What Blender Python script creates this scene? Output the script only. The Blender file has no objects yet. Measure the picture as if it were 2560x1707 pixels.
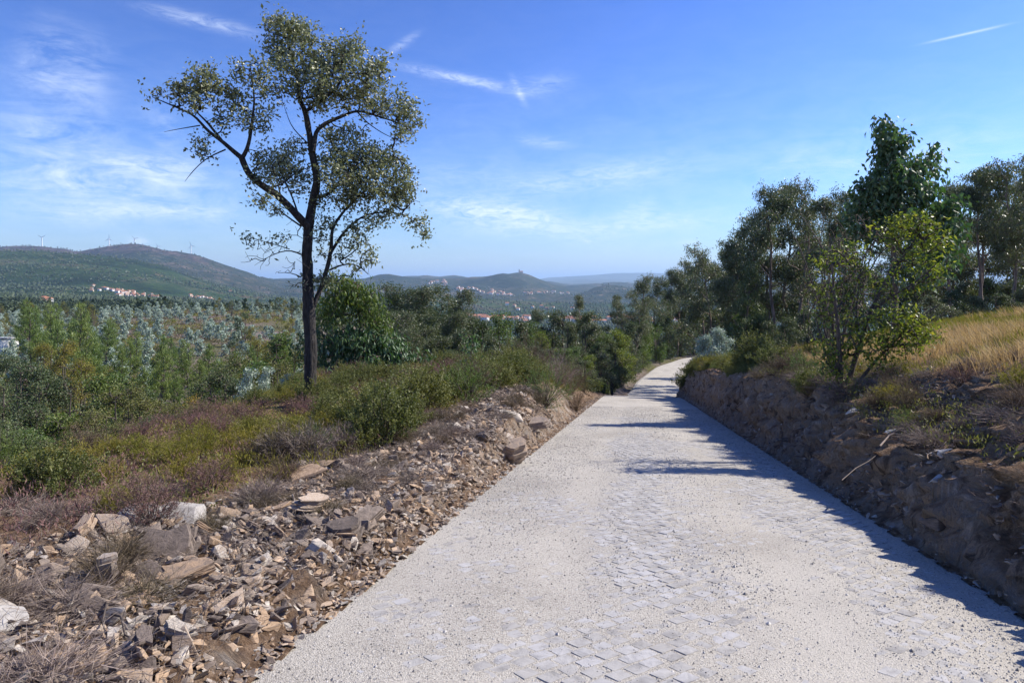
import bpy, bmesh, math, random
import numpy as np
from mathutils import Vector

rng = np.random.default_rng(7)
random.seed(7)
scene = bpy.context.scene
C = scene.collection
R = math.radians

# ------------------------------------------------------------------ camera
FPX, CX, HY = 1707.0, 1280.0, 710.0          # focal length, centre and eye level in the 2560 px photograph
EYE = 1.6
cam_d = bpy.data.cameras.new("camera")
cam_d.sensor_width = 36.0
cam_d.lens = 24.0
cam_d.shift_y = -(853.5 - HY) / 2560.0
cam_d.clip_start = 0.05
cam_d.clip_end = 90000
cam = bpy.data.objects.new("camera", cam_d)
cam.location = (0, 0, EYE)
cam.rotation_euler = (R(90), 0, 0)
C.objects.link(cam)
scene.camera = cam

# ------------------------------------------------------------------ light
SUN_AZ, SUN_EL = 76.0, 43.0                   # degrees clockwise from +Y, above horizon
sun_d = bpy.data.lights.new("sun", 'SUN')
sun_d.energy = 5.0
sun_d.angle = R(0.5)
sun_d.color = (1.0, 0.935, 0.83)
sun = bpy.data.objects.new("sun", sun_d)
sv = Vector((math.sin(R(SUN_AZ)) * math.cos(R(SUN_EL)), math.cos(R(SUN_AZ)) * math.cos(R(SUN_EL)), math.sin(R(SUN_EL))))
sun.rotation_euler = sv.to_track_quat('Z', 'Y').to_euler()
C.objects.link(sun)
SKY_STRENGTH = 0.085
EXPOSURE = 0.62
HAZE_DENSITY = 4.6e-5
scene.view_settings.view_transform = 'Standard'
scene.view_settings.look = 'None'
scene.view_settings.exposure = EXPOSURE
scene.view_settings.gamma = 1.0
scene.view_settings.use_curve_mapping = False
scene.cycles.max_bounces = 7
scene.cycles.diffuse_bounces = 3
scene.cycles.glossy_bounces = 2
scene.cycles.transmission_bounces = 4
scene.cycles.volume_bounces = 1
scene.cycles.transparent_max_bounces = 4
scene.cycles.use_denoising = True
scene.cycles.sample_clamp_indirect = 6.0


class NT:
    """small helper for node trees"""
    def __init__(self, tree):
        self.t = tree
        tree.nodes.clear()

    def n(self, typ, **kw):
        nd = self.t.nodes.new(typ)
        for k, v in kw.items():
            if k.startswith('_'):
                setattr(nd, k[1:], v)
            else:
                nd.inputs[k.replace('__', ' ')].default_value = v
        return nd

    def l(self, a, b):
        self.t.links.new(a, b)

    def math(self, op, a, b=None, clamp=False):
        nd = self.t.nodes.new('ShaderNodeMath')
        nd.operation = op
        nd.use_clamp = clamp
        for i, v in enumerate((a, b)):
            if v is None:
                continue
            if isinstance(v, (int, float)):
                nd.inputs[i].default_value = v
            else:
                self.l(v, nd.inputs[i])
        return nd.outputs[0]

    def mix(self, fac, a, b, blend='MIX'):
        nd = self.t.nodes.new('ShaderNodeMix')
        nd.data_type = 'RGBA'
        nd.blend_type = blend
        for sock, v in ((nd.inputs[0], fac), (nd.inputs[6], a), (nd.inputs[7], b)):
            if isinstance(v, (int, float)):
                sock.default_value = v
            elif isinstance(v, (tuple, list)):
                sock.default_value = (*v[:3], 1)
            else:
                self.l(v, sock)
        return nd.outputs[2]

    def ramp(self, fac, stops, interp='LINEAR'):
        nd = self.t.nodes.new('ShaderNodeValToRGB')
        cr = nd.color_ramp
        cr.interpolation = interp
        while len(cr.elements) < len(stops):
            cr.elements.new(0.5)
        for e, (p, c) in zip(cr.elements, stops):
            e.position = p
            e.color = (*c, 1) if isinstance(c, (tuple, list)) else (c, c, c, 1)
        self.l(fac, nd.inputs[0])
        return nd.outputs[0]

    def noise(self, vec, scale, detail=4, rough=0.55, out=0, distort=0.0):
        nd = self.t.nodes.new('ShaderNodeTexNoise')
        nd.inputs['Scale'].default_value = scale
        nd.inputs['Detail'].default_value = detail
        nd.inputs['Roughness'].default_value = rough
        nd.inputs['Distortion'].default_value = distort
        if vec is not None:
            self.l(vec, nd.inputs['Vector'])
        return nd.outputs[out]

    def mapping(self, vec, scale=(1, 1, 1), rot=(0, 0, 0), loc=(0, 0, 0)):
        nd = self.t.nodes.new('ShaderNodeMapping')
        nd.inputs['Scale'].default_value = scale
        nd.inputs['Rotation'].default_value = rot
        nd.inputs['Location'].default_value = loc
        self.l(vec, nd.inputs['Vector'])
        return nd.outputs[0]


# ------------------------------------------------------------------ sky
def pdir(px, py):
    v = Vector(((px - CX) / FPX, 1.0, (HY - py) / FPX))
    return v.normalized()


def build_world():
    w = bpy.data.worlds.new("World")
    scene.world = w
    w.use_nodes = True
    k = NT(w.node_tree)
    sky = k.n('ShaderNodeTexSky', _sky_type='NISHITA', _sun_disc=False, _sun_elevation=R(SUN_EL), _sun_rotation=R(SUN_AZ),
              _altitude=300.0, _air_density=1.25, _dust_density=0.22, _ozone_density=2.6)
    tc = k.n('ShaderNodeTexCoord')
    d = tc.outputs['Generated']
    # cirrus: strokes at given directions, broken up by stretched noise
    total = None
    wn = k.noise(k.mapping(d, scale=(5, 5, 17), rot=(0, R(9), 0)), 2.2, 9, 0.66, distort=0.9)
    wn2 = k.noise(k.mapping(d, scale=(4, 4, 9), rot=(0, R(-14), 0)), 5.5, 7, 0.68, distort=0.6)
    base_w = k.ramp(k.math('MULTIPLY', wn, k.math('ADD', wn2, 0.5)), [(0.34, 0.0), (0.70, 1.0)])
    fine = k.noise(k.mapping(d, scale=(6, 6, 24), rot=(0, R(12), 0)), 5.0, 8, 0.7, distort=1.2)
    fine = k.ramp(fine, [(0.32, 0.0), (0.62, 1.0)])
    strokes = [  # x0,y0,x1,y1,width px,strength
        (0, 430, 560, 500, 42, 0.72), (0, 470, 420, 440, 40, 0.35), (150, 522, 600, 534, 18, 0.7), (250, 400, 520, 430, 26, .6), (0, 520, 300, 560, 26, .4),
        (60, 120, 260, 200, 60, 0.6), (0, 330, 300, 340, 60, 0.42), (380, 350, 440, 300, 45, 0.4), (40, 180, 190, 235, 26, 0.3),
        (1010, 168, 1290, 226, 11, 0.62), (1280, 195, 1312, 262, 8, 0.55), (1290, 225, 1420, 205, 22, 0.30),
        (360, 20, 640, 85, 13, 0.45), (960, 140, 1045, 85, 9, 0.32), (1290, 350, 1420, 362, 16, 0.30),
        (1060, 500, 1540, 600, 34, 0.6), (1240, 480, 1740, 410, 34, 0.45), (1080, 520, 1400, 540, 20, .5), (1550, 530, 1640, 515, 22, 0.40),
        (1450, 570, 1800, 545, 26, 0.6), (1100, 560, 1350, 580, 26, 0.3), (1900, 420, 2500, 370, 50, 0.3),
        (2320, 107, 2510, 64, 2.3, 0.55), (320, 601, 380, 604, 7, 0.9), (1000, 430, 1300, 440, 30, 0.2),
        (1690, 607, 1750, 604, 6, 0.5), (1460, 602, 1480, 604, 4, 0.5), (1975, 480, 2015, 455, 9, 0.3),
    ]
    for i, (x0, y0, x1, y1, wpx, st) in enumerate(strokes):
        a, b = pdir(x0, y0), pdir(x1, y1)
        c = (a + b) / 2
        al = (b - a).normalized()
        pe = c.normalized().cross(al).normalized()
        su = max((b - a).length * 0.5, 1e-4)
        sw = wpx / FPX
        sub = k.n('ShaderNodeVectorMath', _operation='SUBTRACT')
        k.l(d, sub.inputs[0]); sub.inputs[1].default_value = c
        du = k.n('ShaderNodeVectorMath', _operation='DOT_PRODUCT')
        k.l(sub.outputs[0], du.inputs[0]); du.inputs[1].default_value = al / su
        dv = k.n('ShaderNodeVectorMath', _operation='DOT_PRODUCT')
        k.l(sub.outputs[0], dv.inputs[0]); dv.inputs[1].default_value = pe / sw
        u2 = k.math('POWER', k.math('ABSOLUTE', du.outputs['Value']), 3.0)
        v2 = k.math('POWER', k.math('ABSOLUTE', dv.outputs['Value']), 2.0)
        e = k.math('EXPONENT', k.math('MULTIPLY', k.math('ADD', u2, v2), -1.0))
        e = k.math('MULTIPLY', e, st)
        if wpx > 3:
            e = k.math('MULTIPLY', e, fine if wpx < 40 else base_w)
        total = e if total is None else k.math('ADD', total, e)
    sep = k.n('ShaderNodeSeparateXYZ')
    k.l(d, sep.inputs[0])
    low = k.ramp(sep.outputs['Z'], [(0.0, 0.0), (0.03, 0.5), (0.15, 0.45), (0.3, 0.10), (0.5, 0.0)])
    veil = k.math('MULTIPLY', k.math('MULTIPLY', base_w, low), 0.34)
    total = k.math('ADD', total, veil)
    total = k.math('MULTIPLY', total, 1.0, clamp=True)
    nrm = k.mix(1.0, sky.outputs[0], (0.115, 0.132, 0.165), 'MULTIPLY')
    gm = k.n('ShaderNodeGamma', Gamma=1.54)
    k.l(nrm, gm.inputs['Color'])
    tint = k.mix(1.0, gm.outputs[0], (8.0, 7.9, 9.0), 'MULTIPLY')
    cloudc = k.n('ShaderNodeRGB')
    cloudc.outputs[0].default_value = (8.5, 9.4, 10.8, 1)
    col = k.mix(k.math('MULTIPLY', total, 0.8), tint, cloudc.outputs[0])
    bg = k.n('ShaderNodeBackground', Strength=SKY_STRENGTH)
    k.l(col, bg.inputs['Color'])
    out = k.n('ShaderNodeOutputWorld')
    k.l(bg.outputs[0], out.inputs['Surface'])


build_world()

# ------------------------------------------------------------------ numpy noise
_P = np.random.default_rng(3).random((256, 256))


def vnoise(x, y):
    xi, yi = np.floor(x).astype(int), np.floor(y).astype(int)
    fx, fy = x - xi, y - yi
    fx = fx * fx * (3 - 2 * fx); fy = fy * fy * (3 - 2 * fy)
    a = _P[xi & 255, yi & 255]; b = _P[(xi + 1) & 255, yi & 255]
    c = _P[xi & 255, (yi + 1) & 255]; d = _P[(xi + 1) & 255, (yi + 1) & 255]
    return (a * (1 - fx) + b * fx) * (1 - fy) + (c * (1 - fx) + d * fx) * fy * 1.0


def fbm(x, y, oct=5, gain=0.5):
    s, a, n = 0, 1.0, 0
    for i in range(oct):
        s = s + a * (vnoise(x * 2 ** i + 17.3 * i, y * 2 ** i + 9.1 * i) - 0.5)
        n += a; a *= gain
    return s / n * 2


def sstep(a, b, x):
    t = np.clip((x - a) / (b - a), 0, 1)
    return t * t * (3 - 2 * t)


# ------------------------------------------------------------------ road centreline and terrain
_cl_y = np.array([-30, 0, 20, 40, 50, 58, 67, 80, 95, 106, 112, 114.5, 113])
_cl_x = np.array([-5.16, .3, 3.94, 7.6, 9.7, 11.6, 14.0, 17.3, 22.6, 29, 38, 50, 72])
_cl_z = np.array([3.6, 0, -2.48, -4.96, -6.75, -8.15, -9.2, -9.75, -10.0, -10.0, -10.0, -10.1, -10.3])


def _smooth_path():
    # dense, smoothed resample by arc length
    P = np.stack([_cl_x, _cl_y, _cl_z], 1)
    seg = np.r_[0, np.cumsum(np.linalg.norm(np.diff(P, axis=0), axis=1))]
    t = np.arange(0, seg[-1], 0.4)
    Q = np.stack([np.interp(t, seg, P[:, i]) for i in range(3)], 1)
    ker = np.hanning(23); ker /= ker.sum()
    pad = 11
    Qp = np.concatenate([Q[:1] + (Q[:1] - Q[pad:0:-1]), Q, Q[-1:] + (Q[-1:] - Q[-2:-pad - 2:-1])])
    return np.stack([np.convolve(Qp[:, i], ker, 'valid') for i in range(3)], 1)


CL = _smooth_path()
CLT = np.gradient(CL[:, :2], axis=0); CLT /= np.linalg.norm(CLT, axis=1)[:, None]
CLN = np.stack([CLT[:, 1], -CLT[:, 0]], 1)        # to the right
RW = 2.25                                         # half width of the road


def nearest(x, y):
    """signed distance to the road centre (right positive), centreline index"""
    x = np.asarray(x, float).ravel(); y = np.asarray(y, float).ravel()
    s = np.full(x.shape, 200.0); idx = np.zeros(x.shape, int)
    s[x < 20] = -200.0
    m = np.where((y < 190) & (np.abs(x) < 160))[0]
    for i in range(0, len(m), 40000):
        j = m[i:i + 40000]
        dx = x[j, None] - CL[None, :, 0]; dy = y[j, None] - CL[None, :, 1]
        d2 = dx * dx + dy * dy
        k = d2.argmin(1)
        r = np.arange(len(j))
        sg = dx[r, k] * CLN[k, 0] + dy[r, k] * CLN[k, 1]
        s[j] = np.where(sg >= 0, 1, -1) * np.sqrt(d2[r, k]); idx[j] = k
    return s, idx


# far landscape: rows at distance D; (px, py) of the ground in the photograph
ROWS = [
    (60, 'z', [(-1400, -13), (0, -13), (400, -12.5), (700, -11.5), (1000, -9.8), (1300, -9), (1600, -8.8), (2000, -5.2), (2560, -2.0), (4000, 0)]),
    (110, 'z', [(-1400, -13.5), (0, -13.5), (400, -13.2), (700, -13.6), (1000, -14), (1300, -13.5), (1600, -10.5), (2000, -9.5), (2560, -7.5), (4000, -4)]),
    (160, 'z', [(-1400, -13.4), (0, -13.4), (400, -11.8), (700, -12.5), (1000, -16), (1300, -20), (1600, -20), (2000, -18), (2560, -16), (4000, -12)]),
    (220, 'z', [(-1400, -12), (0, -12.3), (400, -10.2), (700, -9.8), (1000, -18), (1300, -28), (1600, -32), (2000, -30), (2560, -28), (4000, -22)]),
    (290, 'z', [(-1400, -12), (0, -12.6), (400, -9.5), (700, -9.3), (1000, -20), (1300, -38), (1600, -45), (2560, -44), (4000, -40)]),
    (420, 'z', [(-1400, -24), (0, -24), (400, -25), (700, -28), (1000, -42), (1300, -58), (1600, -65), (2560, -60), (4000, -50)]),
    (700, 'z', [(-1400, -24), (0, -23), (400, -25), (700, -30), (1000, -60), (1300, -90), (1600, -95), (4000, -80)]),
    (1200, 'z', [(-1400, -28), (0, -28), (400, -34), (700, -48), (1000, -100), (1300, -130), (1600, -130), (4000, -110)]),
    (1900, 'p', [(-1400, 738), (0, 738), (200, 742), (350, 748), (500, 757), (700, 775), (900, 800), (1130, 824), (1400, 826), (4000, 826)]),
    (2500, 'p', [(-1400, 715), (0, 715), (200, 718), (350, 732), (500, 747), (650, 762), (900, 785), (1130, 802), (1400, 806), (4000, 806)]),
    (3000, 'p', [(-1400, 660), (0, 660), (200, 668), (350, 690), (440, 712), (544, 735), (646, 752), (900, 765), (1130, 772), (1400, 778), (4000, 780)]),
    (3500, 'p', [(-1400, 640), (-300, 622), (0, 624), (68, 626), (170, 634), (272, 641), (340, 650), (391, 660), (442, 680), (493, 700), (544, 716), (595, 728),
                 (646, 738), (760, 750), (1000, 748), (1130, 742), (1250, 745), (1412, 757), (1600, 764), (4000, 765)]),
    (4300, 'p', [(-1400, 700), (0, 690), (300, 690), (500, 708), (650, 732), (800, 745), (1000, 752), (1130, 757), (1400, 762), (4000, 768)]),
    (5200, 'p', [(-1400, 650), (0, 650), (180, 655), (330, 640), (430, 652), (544, 684), (629, 708), (700, 728), (900, 742), (1130, 740), (1300, 742), (1400, 745),
                 (1441, 744), (1485, 735), (1551, 730), (1606, 728), (4000, 728)]),
    (6000, 'p', [(-1400, 640), (-300, 625), (0, 618), (51, 616), (105, 617), (136, 621), (163, 622), (184, 629), (196, 630), (221, 624), (265, 616), (323, 611), (357, 614),
                 (408, 626), (425, 629), (439, 627), (493, 638), (544, 655), (595, 672), (629, 684), (663, 698), (697, 713), (760, 728), (900, 732),
                 (1100, 722), (1200, 716), (1302, 718), (1400, 740), (1441, 739), (1485, 723), (1518, 713), (1551, 716), (1606, 717), (1800, 712), (4000, 715)]),
    (7300, 'p', [(-1400, 690), (0, 680), (600, 705), (663, 700), (740, 698), (860, 697), (915, 695), (948, 687), (973, 685), (1010, 691), (1045, 696), (1100, 698), (1156, 696),
                 (1178, 691), (1214, 691), (1251, 687), (1280, 686), (1302, 683), (1320, 687), (1350, 700), (1386, 713), (1423, 724), (1485, 728), (4000, 728)]),
    (8800, 'p', [(-1400, 715), (0, 715), (800, 712), (1300, 715), (4000, 718)]),
    (10500, 'p', [(-1400, 700), (600, 700), (700, 696), (900, 698), (1010, 692), (1061, 689), (1097, 693), (1134, 690), (1165, 695), (1300, 700), (1375, 704), (1419, 713),
                  (1448, 715), (1485, 718), (1600, 712), (4000, 710)]),
    (15000, 'p', [(-1400, 714), (4000, 714)]),
    (21000, 'p', [(-1400, 706), (1300, 706), (1400, 702), (1500, 699), (1600, 701), (1800, 702), (4000, 702)]),
    (25000, 'p', [(-1400, 708), (1300, 706), (1353, 697), (1375, 694), (1430, 691), (1485, 687), (1540, 683), (1595, 682), (1668, 683), (1704, 687), (2000, 692), (4000, 700)]),
    (34000, 'p', [(-1400, 716), (4000, 716)]),
]
ROWD = np.array([r[0] for r in ROWS], float)


def far_z(x, y):
    x = np.asarray(x, float); y = np.asarray(y, float)
    D = np.maximum(y, 60.0)
    px = x / D * FPX + CX
    Z = []
    for D0, kind, pts in ROWS:
        a = np.array(pts, float)
        v = np.interp(px, a[:, 0], a[:, 1])
        Z.append(v if kind == 'z' else EYE + (HY - v) / FPX * D0)
    Z = np.array(Z)
    k = np.clip(np.searchsorted(ROWD, D, side='right') - 1, 0, len(ROWD) - 2)
    f = (np.log(D) - np.log(ROWD[k])) / (np.log(ROWD[k + 1]) - np.log(ROWD[k]))
    f = np.clip(f, 0, 1)
    f = 0.45 * f + 0.55 * f * f * (3 - 2 * f)
    r = np.arange(Z.shape[1])
    z = Z[k, r] * (1 - f) + Z[k + 1, r] * f
    # ravines and spurs
    amp = np.interp(D, [60, 300, 1000, 2500, 6000, 12000, 30000], [0.3, 0.8, 4, 26, 85, 90, 60])
    sc = np.interp(D, [60, 300, 1000, 2500, 6000, 12000, 30000], [40, 60, 180, 420, 900, 1500, 3000])
    # noise is damped on the crest rows so that the ridges keep their outline
    wn = 1 - 0.8 * np.exp(-np.abs(D[None] / ROWD[[11, 14, 15, 17, 20], None] - 1) / 0.05).max(0)
    n = fbm(x / 700 + 5, y / 700, 6, 0.5)
    rid = 1 - np.abs(fbm(x / 520 + 31, y / 900 + 3, 5, 0.5)) * 2.2
    far = D > 600
    z = z + np.where(far, amp * wn * (0.75 * n + 0.5 * (rid - 0.6)), amp * fbm(x / 45, y / 45, 4))
    return z


def clz(idx):
    return CL[idx, 2]


def H(x, y, want_s=False):
    """ground height"""
    shp = np.shape(x)
    x = np.asarray(x, float).ravel(); y = np.asarray(y, float).ravel()
    s, idx = nearest(x, y)
    zr = clz(idx); yy = CL[idx, 1]
    # left of the road: low berm, shoulder, then the fall into the valley
    q = -s - RW
    hb = np.interp(yy, [-5, 3, 5, 7, 9, 11, 13, 17, 24, 32, 45, 60, 80], [.12, .13, .17, .22, .33, .50, .70, 1.04, 1.16, 1.0, .6, .1, -.3])
    wl = np.interp(yy, [0, 8, 12, 18, 28, 60], [.35, .38, .5, .8, 2.0, 3.0])
    left = hb * sstep(-0.05, 1, q / wl) + 0.10 * sstep(2, 5, q) * hb
    dip = np.interp(yy, [0, 5, 9, 14, 20, 40], [.05, .10, .30, .60, .20, 0])
    left = left - dip * sstep(1.8, 6.0, q)
    q0 = np.interp(yy, [0, 6, 10, 14, 20, 30, 60], [5.0, 5.6, 5.9, 6.6, 7.2, 7.8, 3.0])
    sl = np.clip(q - q0, 0, None)
    left = left - 0.46 * (sl - 1.5 * (1 - np.exp(-sl / 1.5)))
    zl = zr + left
    base = -13.0
    zl = base + np.logaddexp(0, (zl - base) / 1.4) * 1.4
    # right of the road: cut bank and hillside
    p = s - RW
    hr = np.interp(yy, [-5, 3, 7, 11, 20, 40, 50, 62, 80], [1.4, 1.42, 1.42, 1.40, 1.55, 1.7, 1.55, .7, .25])
    wb = np.interp(yy, [0, 5, 9, 15, 25, 60], [1.55, 1.35, .95, .62, .55, .9])
    up = np.clip(p - 0.8, 0, None)
    rise = 0.235 * np.minimum(up, 8.0 + 0 * up) - 0.012 * np.clip(up - 8, 0, None) ** 1.3 * 1.0
    shelf = 1 - sstep(8.0, 13.0, yy)
    two = 0.56 * sstep(0.0, 1, p / .5) + 0.44 * sstep(.35, 2.3, p)
    right = hr * (two * shelf + sstep(0.0, 1, p / wb) * (1 - shelf)) + rise
    zrr = zr + right
    near = np.where(s < 0, zl, zrr)
    near = near + 0.10 * fbm(x / 2.6, y / 2.6, 3) * sstep(2.6, 4.5, np.abs(s)) + 0.35 * fbm(x / 9 + 7, y / 9, 3) * sstep(5, 12, np.abs(s))
    w = sstep(58, 105, y)
    far = far_z(x, y)
    z = near * (1 - w) + far * w
    cor = (1 - sstep(3.0, 9.0, np.abs(s))) * sstep(50, 62, yy) * (np.abs(s) < 100)
    z = z * (1 - cor) + (zr + 0.0) * cor
    if want_s:
        return z.reshape(shp), s.reshape(shp), idx.reshape(shp)
    return z.reshape(shp)


def h1(x, y):
    return float(H(np.array([x]), np.array([y]))[0])


def at_px(px, D):
    """point on the ground at distance D that the photograph shows in column px"""
    x = (px - CX) / FPX * D
    return x, D, h1(x, D)


def top_z(py, D):
    return EYE + (HY - py) / FPX * D


# ------------------------------------------------------------------ mesh helpers
def make_mesh(name, V, quads=None, tris=None, mats=(), v=None, smooth=False, midx=None):
    me = bpy.data.meshes.new(name)
    V = np.asarray(V, np.float32)
    nq = 0 if quads is None else len(quads)
    nt = 0 if tris is None else len(tris)
    me.vertices.add(len(V)); me.vertices.foreach_set('co', V.ravel())
    loops = []
    if nq: loops.append(np.asarray(quads, np.int32).ravel())
    if nt: loops.append(np.asarray(tris, np.int32).ravel())
    loops = np.concatenate(loops)
    me.loops.add(len(loops)); me.loops.foreach_set('vertex_index', loops)
    st = np.r_[np.arange(nq) * 4, nq * 4 + np.arange(nt) * 3].astype(np.int32)
    me.polygons.add(nq + nt); me.polygons.foreach_set('loop_start', st)
    if midx is not None:
        me.polygons.foreach_set('material_index', np.asarray(midx, np.int32))
    me.update(calc_edges=True)
    me.polygons.foreach_set('use_smooth', np.full(nq + nt, smooth))
    if v is not None:
        a = me.attributes.new('v', 'FLOAT', 'FACE')
        a.data.foreach_set('value', np.asarray(v, np.float32))
    for m in mats:
        me.materials.append(m)
    return me


def link(name, me, parent=None, loc=None):
    o = bpy.data.objects.new(name, me)
    C.objects.link(o)
    if parent is not None:
        o.parent = parent
    if loc is not None:
        o.location = loc
    return o


def tag(o, label=None, cat=None, group=None, kind=None):
    if label: o['label'] = label
    if cat: o['category'] = cat
    if group: o['group'] = group
    if kind: o['kind'] = kind
    return o


def thing(name, loc, label, cat, group=None, rz=0, sc=1.0):
    o = bpy.data.objects.new(name, None)
    C.objects.link(o)
    o.empty_display_size = 0.3
    o.location = loc; o.rotation_euler = (0, 0, rz)
    o.scale = (sc, sc, sc) if isinstance(sc, (int, float)) else sc
    return tag(o, label, cat, group)


def copy_tree(src, loc, rz=0, sc=1.0, label=None, group=None):
    r = src.copy(); C.objects.link(r)
    r.location = loc; r.rotation_euler = (0, 0, rz)
    r.scale = (sc, sc, sc) if isinstance(sc, (int, float)) else sc
    if label: r['label'] = label
    if group: r['group'] = group
    for ch in src.children:
        c = ch.copy(); C.objects.link(c); c.parent = r
        for g in ch.children:
            e = g.copy(); C.objects.link(e); e.parent = c
    return r


KINDS = []


class Kind:
    """a prototype thing placed several times: the first placement moves the prototype itself"""
    def __init__(self, root):
        self.root = root; self.used = False; KINDS.append(self)

    def put(self, loc, rz=0, sc=1.0, label=None, group=None):
        if not self.used:
            self.used = True
            o = self.root
            o.location = loc; o.rotation_euler = (0, 0, rz)
            o.scale = (sc, sc, sc) if isinstance(sc, (int, float)) else sc
            if label: o['label'] = label
            if group: o['group'] = group
            return o
        return copy_tree(self.root, loc, rz, sc, label, group)


def unit(a):
    return a / np.maximum(np.linalg.norm(a, axis=-1, keepdims=True), 1e-9)


def rand_dirs(n, r=None):
    r = r or rng
    return unit(r.normal(size=(n, 3)))


def cards(Cn, D, N, L, W, bend=0.12):
    """leaves: two triangles folded across the middle; returns V, tris"""
    n = len(Cn)
    D = unit(D); S = unit(np.cross(D, N)); N = np.cross(S, D)
    L = np.broadcast_to(L, n)[:, None]; W = np.broadcast_to(W, n)[:, None]
    V = np.empty((n, 4, 3), np.float32)
    V[:, 0] = Cn
    mid = Cn + D * L * 0.45 + N * L * bend
    V[:, 1] = mid + S * W * 0.5
    V[:, 2] = Cn + D * L
    V[:, 3] = mid - S * W * 0.5
    b = np.arange(n)[:, None] * 4
    T = np.concatenate([b + np.array([0, 1, 3]), b + np.array([1, 2, 3])], 1).reshape(-1, 3)
    return V.reshape(-1, 3), T


def tubes(P, Rr, k=4, cap=False):
    """P (N,m,3) paths, Rr (N,m) radii"""
    P = np.asarray(P, float); Rr = np.asarray(Rr, float)
    N, m, _ = P.shape
    T = np.empty_like(P)
    T[:, 1:-1] = P[:, 2:] - P[:, :-2]
    T[:, 0] = P[:, 1] - P[:, 0]; T[:, -1] = P[:, -1] - P[:, -2]
    T = unit(T)
    ref = np.where(np.abs(T[:, :1, 2:3]) > 0.9, np.array([1.0, 0, 0]), np.array([0, 0, 1.0]))
    ref = np.broadcast_to(ref, T.shape)
    A = unit(np.cross(T, ref)); B = np.cross(T, A)
    an = np.arange(k) / k * 2 * math.pi
    V = P[:, :, None] + Rr[:, :, None, None] * (A[:, :, None] * np.cos(an)[:, None] + B[:, :, None] * np.sin(an)[:, None])
    V = V.reshape(-1, 3)
    i = np.arange(N)[:, None, None] * m * k
    j = np.arange(m - 1)[None, :, None] * k
    a = np.arange(k)[None, None, :]; a2 = (a + 1) % k
    Q = np.stack([i + j + a, i + j + a2, i + j + k + a2, i + j + k + a], -1).reshape(-1, 4)
    return V, Q


class Acc:
    def __init__(self):
        self.V = []; self.Q = []; self.T = []; self.n = 0; self.vq = []; self.vt = []

    def add(self, V, Q=None, T=None, vq=None, vt=None):
        if Q is not None:
            self.Q.append(np.asarray(Q) + self.n); self.vq.append(np.zeros(len(Q)) if vq is None else vq)
        if T is not None:
            self.T.append(np.asarray(T) + self.n); self.vt.append(np.zeros(len(T)) if vt is None else vt)
        self.V.append(V); self.n += len(V)

    def mesh(self, name, mats, smooth=False):
        Q = np.concatenate(self.Q) if self.Q else None
        T = np.concatenate(self.T) if self.T else None
        v = np.concatenate(self.vq + self.vt)
        return make_mesh(name, np.concatenate(self.V), Q, T, mats, v, smooth)


# ------------------------------------------------------------------ materials
def new_mat(name):
    m = bpy.data.materials.new(name)
    m.use_nodes = True
    return m, NT(m.node_tree)


def leaf_mat(name, stops, rough=0.5, transl=0.35, tcol=None, var=0.25, spec=0.4):
    m, k = new_mat(name)
    at = k.n('ShaderNodeAttribute', _attribute_name='v')
    oi = k.n('ShaderNodeObjectInfo')
    col = k.ramp(at.outputs['Fac'], stops)
    f = k.math('ADD', k.math('MULTIPLY', oi.outputs['Random'], var), 1.0 - var / 2)
    hv = k.n('ShaderNodeHueSaturation')
    k.l(col, hv.inputs['Color']); k.l(f, hv.inputs['Value'])
    k.l(k.math('ADD', k.math('MULTIPLY', oi.outputs['Random'], -0.03), 0.515), hv.inputs['Hue'])
    col = hv.outputs[0]
    p = k.n('ShaderNodeBsdfPrincipled', Roughness=rough)
    p.inputs['Specular IOR Level'].default_value = spec
    k.l(col, p.inputs['Base Color'])
    t = k.n('ShaderNodeBsdfTranslucent')
    k.l(k.mix(1.0, col, tcol or (1.3, 1.35, 0.55), 'MULTIPLY'), t.inputs['Color'])
    mx = k.n('ShaderNodeMixShader', Fac=transl)
    k.l(p.outputs[0], mx.inputs[1]); k.l(t.outputs[0], mx.inputs[2])
    o = k.n('ShaderNodeOutputMaterial')
    k.l(mx.outputs[0], o.inputs['Surface'])
    return m


def bark_mat(name, c1, c2, scale=14, bump=0.6, stretch=0.25):
    m, k = new_mat(name)
    tc = k.n('ShaderNodeTexCoord')
    vec = k.mapping(tc.outputs['Object'], scale=(1, 1, stretch))
    n = k.noise(vec, scale, 8, 0.7, distort=0.6)
    vo = k.n('ShaderNodeTexVoronoi', Scale=scale * 1.3)
    k.l(vec, vo.inputs['Vector'])
    f = k.math('MULTIPLY', n, k.math('ADD', vo.outputs['Distance'], 0.45))
    col = k.ramp(f, [(0.2, c1), (0.55, c2), (0.8, tuple(min(1, c * 1.6) for c in c2))])
    p = k.n('ShaderNodeBsdfPrincipled', Roughness=0.9)
    k.l(col, p.inputs['Base Color'])
    b = k.n('ShaderNodeBump', Strength=bump, Distance=0.07)
    k.l(f, b.inputs['Height']); k.l(b.outputs[0], p.inputs['Normal'])
    o = k.n('ShaderNodeOutputMaterial')
    k.l(p.outputs[0], o.inputs['Surface'])
    return m


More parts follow.
